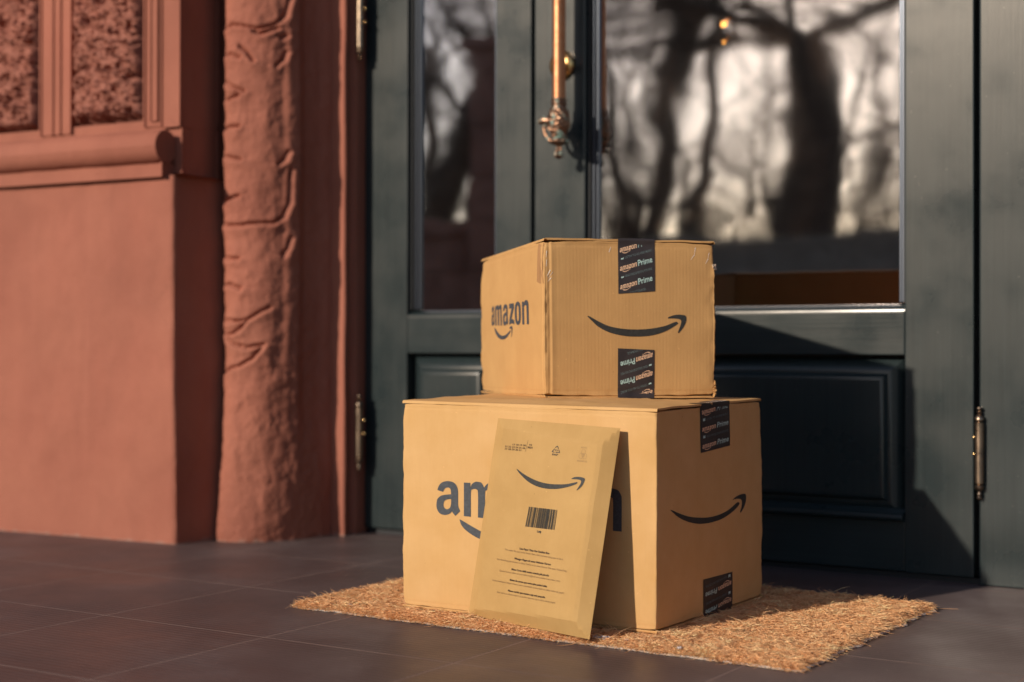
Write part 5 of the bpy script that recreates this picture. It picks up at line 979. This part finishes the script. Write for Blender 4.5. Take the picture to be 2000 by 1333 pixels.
a, b = ENV_LMJ; G4.append(text_between('LMJ', (a[0] * EW, a[1] * EH - .001), (b[0] * EW, b[1] * EH - .001), .0042, .02))
em2 = lambda s_, t_: ep(s_ / EW, t_ / EH, .0006)
M['ink_faint'] = ink('faint_ink', (.24, .14, .06)); M['ink_grey'] = ink('thin_print_ink', (.20, .115, .048))
to_obj('bold_print', G1, em2, M['ink_brown'], env, cut=False); to_obj('thin_print', G2, em2, M['ink_grey'], env, cut=False)
to_obj('date_print', G5, em2, M['ink_brown'], env, cut=False); to_obj('recycling_symbol', G6, em2, M['ink_black'], env, cut=False); to_obj('round_mark', G3, em2, M['ink_faint'], env, cut=False); to_obj('barcode', G4, em2, M['ink_black'], env, .012)

# ------------------------------------------------------------------ the street behind the camera, seen reflected in the panes
def limb(bm, p, d, r, length, depth, rnd, n=8, spread=.6, up=.25):
    pts = [p]; rad = [r]; k = max(3, int(length / .35)); q = p.copy(); dd = d.normalized()
    for i in range(k):
        dd = (dd + Vector((rnd.uniform(-1, 1), rnd.uniform(-1, 1), rnd.uniform(-.6, 1) * up)) * .16).normalized(); q = q + dd * (length / k); pts.append(q.copy()); rad.append(r * (1 - .55 * (i + 1) / k))
    tube(bm, pts, rad, n, cap=False)
    if depth <= 0: return
    for j in range(rnd.choice((2, 3, 3))):
        i = rnd.randint(max(1, k // 2), k); nd = (dd + Vector((rnd.uniform(-1, 1), rnd.uniform(-1, 1), rnd.uniform(-.3, .8))) * spread).normalized()
        limb(bm, pts[i], nd, rad[i] * rnd.uniform(.4, .6), length * rnd.uniform(.6, .85), depth - 1, rnd, max(4, n - 1), spread, up)
def tree(x, y, label, seed, h=4.0, r=.25, lean=(0, 0), dirs=None, depth=3):
    rnd = random.Random(seed); t = empty('bare_tree', (x, y, -.28), label, 'tree', 'bare trees across the street')
    bm = bmesh.new(); pts, rad = [], []
    for i in range(9):
        k = i / 8; pts.append(Vector((x + lean[0] * k * k + .06 * rnd.uniform(-1, 1) * k, y + lean[1] * k * k + .06 * rnd.uniform(-1, 1) * k, -.30 + (h + .3) * k))); rad.append(r * (1.35 - .35 * min(1, k * 5)) * (1 - .25 * k))
    tube(bm, pts, rad, 14); obj('trunk', bm, M['bark'], t, 70)
    bm = bmesh.new()
    for d, l_, rr in dirs or [((-1, .2, .7), 2.4, .6), ((.9, -.3, .8), 2.2, .5), ((-.3, -.8, 1), 2.0, .5), ((.1, .6, 1.2), 2.0, .45)]:
        i = 8 if l_ > 1.9 else rnd.choice((5, 6, 7)); limb(bm, pts[i], Vector(d), rad[i] * rr * .8, l_, depth, rnd)
    obj('branches', bm, M['bark'], t, 70)
    return t
_limb = limb
def limb(bm, p, d, r, length, depth, rnd, n=8, spread=.6, up=.25):
    zm = .405 * -p.y
    pts = [p]; rad = [r]; k = max(3, int(length / .35)); q = p.copy(); dd = d.normalized()
    for i in range(k):
        dd = (dd + Vector((rnd.uniform(-1, 1), rnd.uniform(-1, 1), rnd.uniform(-.9, 1) * up)) * .20).normalized()
        if q.z > zm - .7: dd.z = min(dd.z, .12 - .3 * max(0, q.z - zm + .5))
        q = q + dd * (length / k); pts.append(q.copy()); rad.append(r * (1 - .55 * (i + 1) / k))
    tube(bm, pts, rad, n, cap=False)
    if depth <= 0: return
    for j in range(rnd.choice((3, 3, 4, 5))):
        i = rnd.randint(1, k); nd = (dd + Vector((rnd.uniform(-1, 1), rnd.uniform(-1, 1), rnd.uniform(-.7, .8))) * spread).normalized()
        limb(bm, pts[i], nd, rad[i] * rnd.uniform(.35, .62), length * rnd.uniform(.6, .85), depth - 1, rnd, max(4, n - 1), spread, up)
tree(-6.55, -16.0, 'thickest bare tree across the street, its dark trunk mirrored in the wide pane', 3, 4.4, .46, (.1, 0), [((-1, .1, .35), 3.2, .5), ((-.9, -.2, .1), 2.6, .3), ((1, .2, .4), 2.4, .4), ((.6, -.6, .5), 2.4, .3)])
tree(-9.6, -17.5, 'slender leaning bare tree mirrored left of the thickest trunk', 11, 5.2, .17, (.7, .2))
tree(-11.2, -16.5, 'bare tree with a low fork mirrored behind the pull handle', 23, 3.6, .22, (-.5, 0))
tree(-6.0, -23.0, 'thin upright bare tree mirrored right of the thickest trunk', 31, 7.0, .18, (.2, 0))
tree(-12.8, -24.0, 'bare tree standing far back in the wide pane', 37, 7.0, .24, (.6, 0))
tree(-13.6, -17.0, 'leaning bare tree mirrored in the slim left pane', 41, 5.0, .30, (1.6, 0))
tree(-15.8, -21.0, 'far bare tree mirrored in the slim left pane', 43, 6.0, .2, (-.6, 0))
tree(-8.2, -27.0, 'farthest bare tree, seen between the trunks', 47, 8.0, .22, (-.4, 0))
for i_, (x_, y_, lab) in enumerate(((-17.5, -27, 'thin bare tree in the back row, at its left end'), (-14.6, -30, 'thin bare tree in the back row, second from its left end'), (-12.0, -29, 'thin bare tree in the middle of the back row'), (-10.0, -32, 'thin bare tree in the back row, second from its right end'), (-18.5, -33, 'very far thin bare tree behind the left of the back row'), (-7.0, -31, 'thin bare tree in the back row, at its right end'))):
    tree(x_, y_, lab, 60 + i_, 8.5, .20, (.5 - .2 * i_, 0), [((-.6, 0, .5), 3.6, .6), ((.7, .1, .4), 3.4, .6), ((-.9, .3, .1), 2.8, .5), ((.9, -.3, 0), 2.8, .5), ((.2, .5, .8), 2.6, .5), ((-.8, 0, -.15), 2.6, .45), ((.8, 0, -.2), 2.4, .45)])
M['hedge'] = rough_mat('dry_hedge', [(.3, (.05, .035, .025)), (.7, (.13, .09, .06))], 8, .95, .03, 30)
def stonewall(name, x0, x1, y0, y1, z1, label, cat='wall'):
    t = empty(name, ((x0 + x1) / 2, (y0 + y1) / 2, -.28), label, cat); h = .30; z = -.30; bm = bmesh.new(); rnd = random.Random(int(x0 * 7)); row = 0
    while z < z1 - .12:
        x = x0; hh = min(h, z1 - .10 - z)
        while x < x1 - .02:
            w = min(x1 - x, rnd.uniform(.3, .55) if row % 2 else rnd.uniform(.35, .6)); box(bm, x + .004, x + w - .004, y0 + rnd.uniform(0, .012), y1, z + .004, z + hh - .004, bev=.006); x += w
        z += hh; row += 1
    obj('stonework', bm, M['stone'], t)
    BOX('mortar_core', M['stone'], t, x0 + .01, x1 - .01, y0 + .02, y1 - .02, -.30, z1 - .1)
    BOX('coping', M['stone'], t, x0 - .03, x1 + .03, y0 - .03, y1 + .03, z1 - .10, z1, bev=.012, seg=2)
# far wood: reads as one mass of stems and twigs
bm = bmesh.new(); rnd = random.Random(77)
for k_ in range(260):
    y_ = -rnd.uniform(38, 75); x_ = y_ * rnd.uniform(.18, .85) + rnd.uniform(-3, 3); r_ = rnd.uniform(.05, .17); q_ = Vector((x_, y_, -.3)); d_ = Vector((rnd.uniform(-.18, .18), rnd.uniform(-.1, .1), 1)); P_ = [q_.copy()]
    hh_ = rnd.uniform(7, 15)
    for i_ in range(6): d_ += Vector((rnd.uniform(-.14, .14), 0, 0)); q_ = q_ + d_.normalized() * hh_ / 6; P_.append(q_.copy())
    tube(bm, P_, [r_ * (1 - .12 * i_) for i_ in range(7)], 5, cap=False)
    for b_ in range(9):
        p_ = P_[rnd.randint(1, 6)]; a_ = rnd.uniform(0, 6.28); e_ = Vector((math.cos(a_), math.sin(a_), rnd.uniform(-.1, 1.2))) * rnd.uniform(1, 2.6)
        tube(bm, [p_, p_ + e_ * .5 + Vector((0, 0, .15)), p_ + e_ + Vector((rnd.uniform(-.5, .5), 0, rnd.uniform(-.3, .5)))], [r_ * .45, r_ * .3, r_ * .12], 4, cap=False)
wd = obj('far_wood', bm, M['bark'], None, 70); wd['kind'] = 'stuff'; wd['label'] = 'mass of far bare trees behind the road, mirrored faintly in the panes'; wd['category'] = 'woodland'
stonewall('gate_pier', -4.46, -3.92, -5.42, -4.95, 2.35, 'tall brown stone gate pier at the edge of the pavement', 'gate pier')
stonewall('garden_wall', -9.5, -4.50, -5.35, -5.05, 1.22, 'low brown stone wall joined to the gate pier')
stonewall('boundary_wall', -22, 3, -14.4, -14.1, 1.75, 'long brown stone wall along the far side of the road')
stonewall('kerbside_wall', -6.4, -3.55, -8.75, -8.5, .92, 'short low stone wall at the kerb, mirrored in the wide pane')
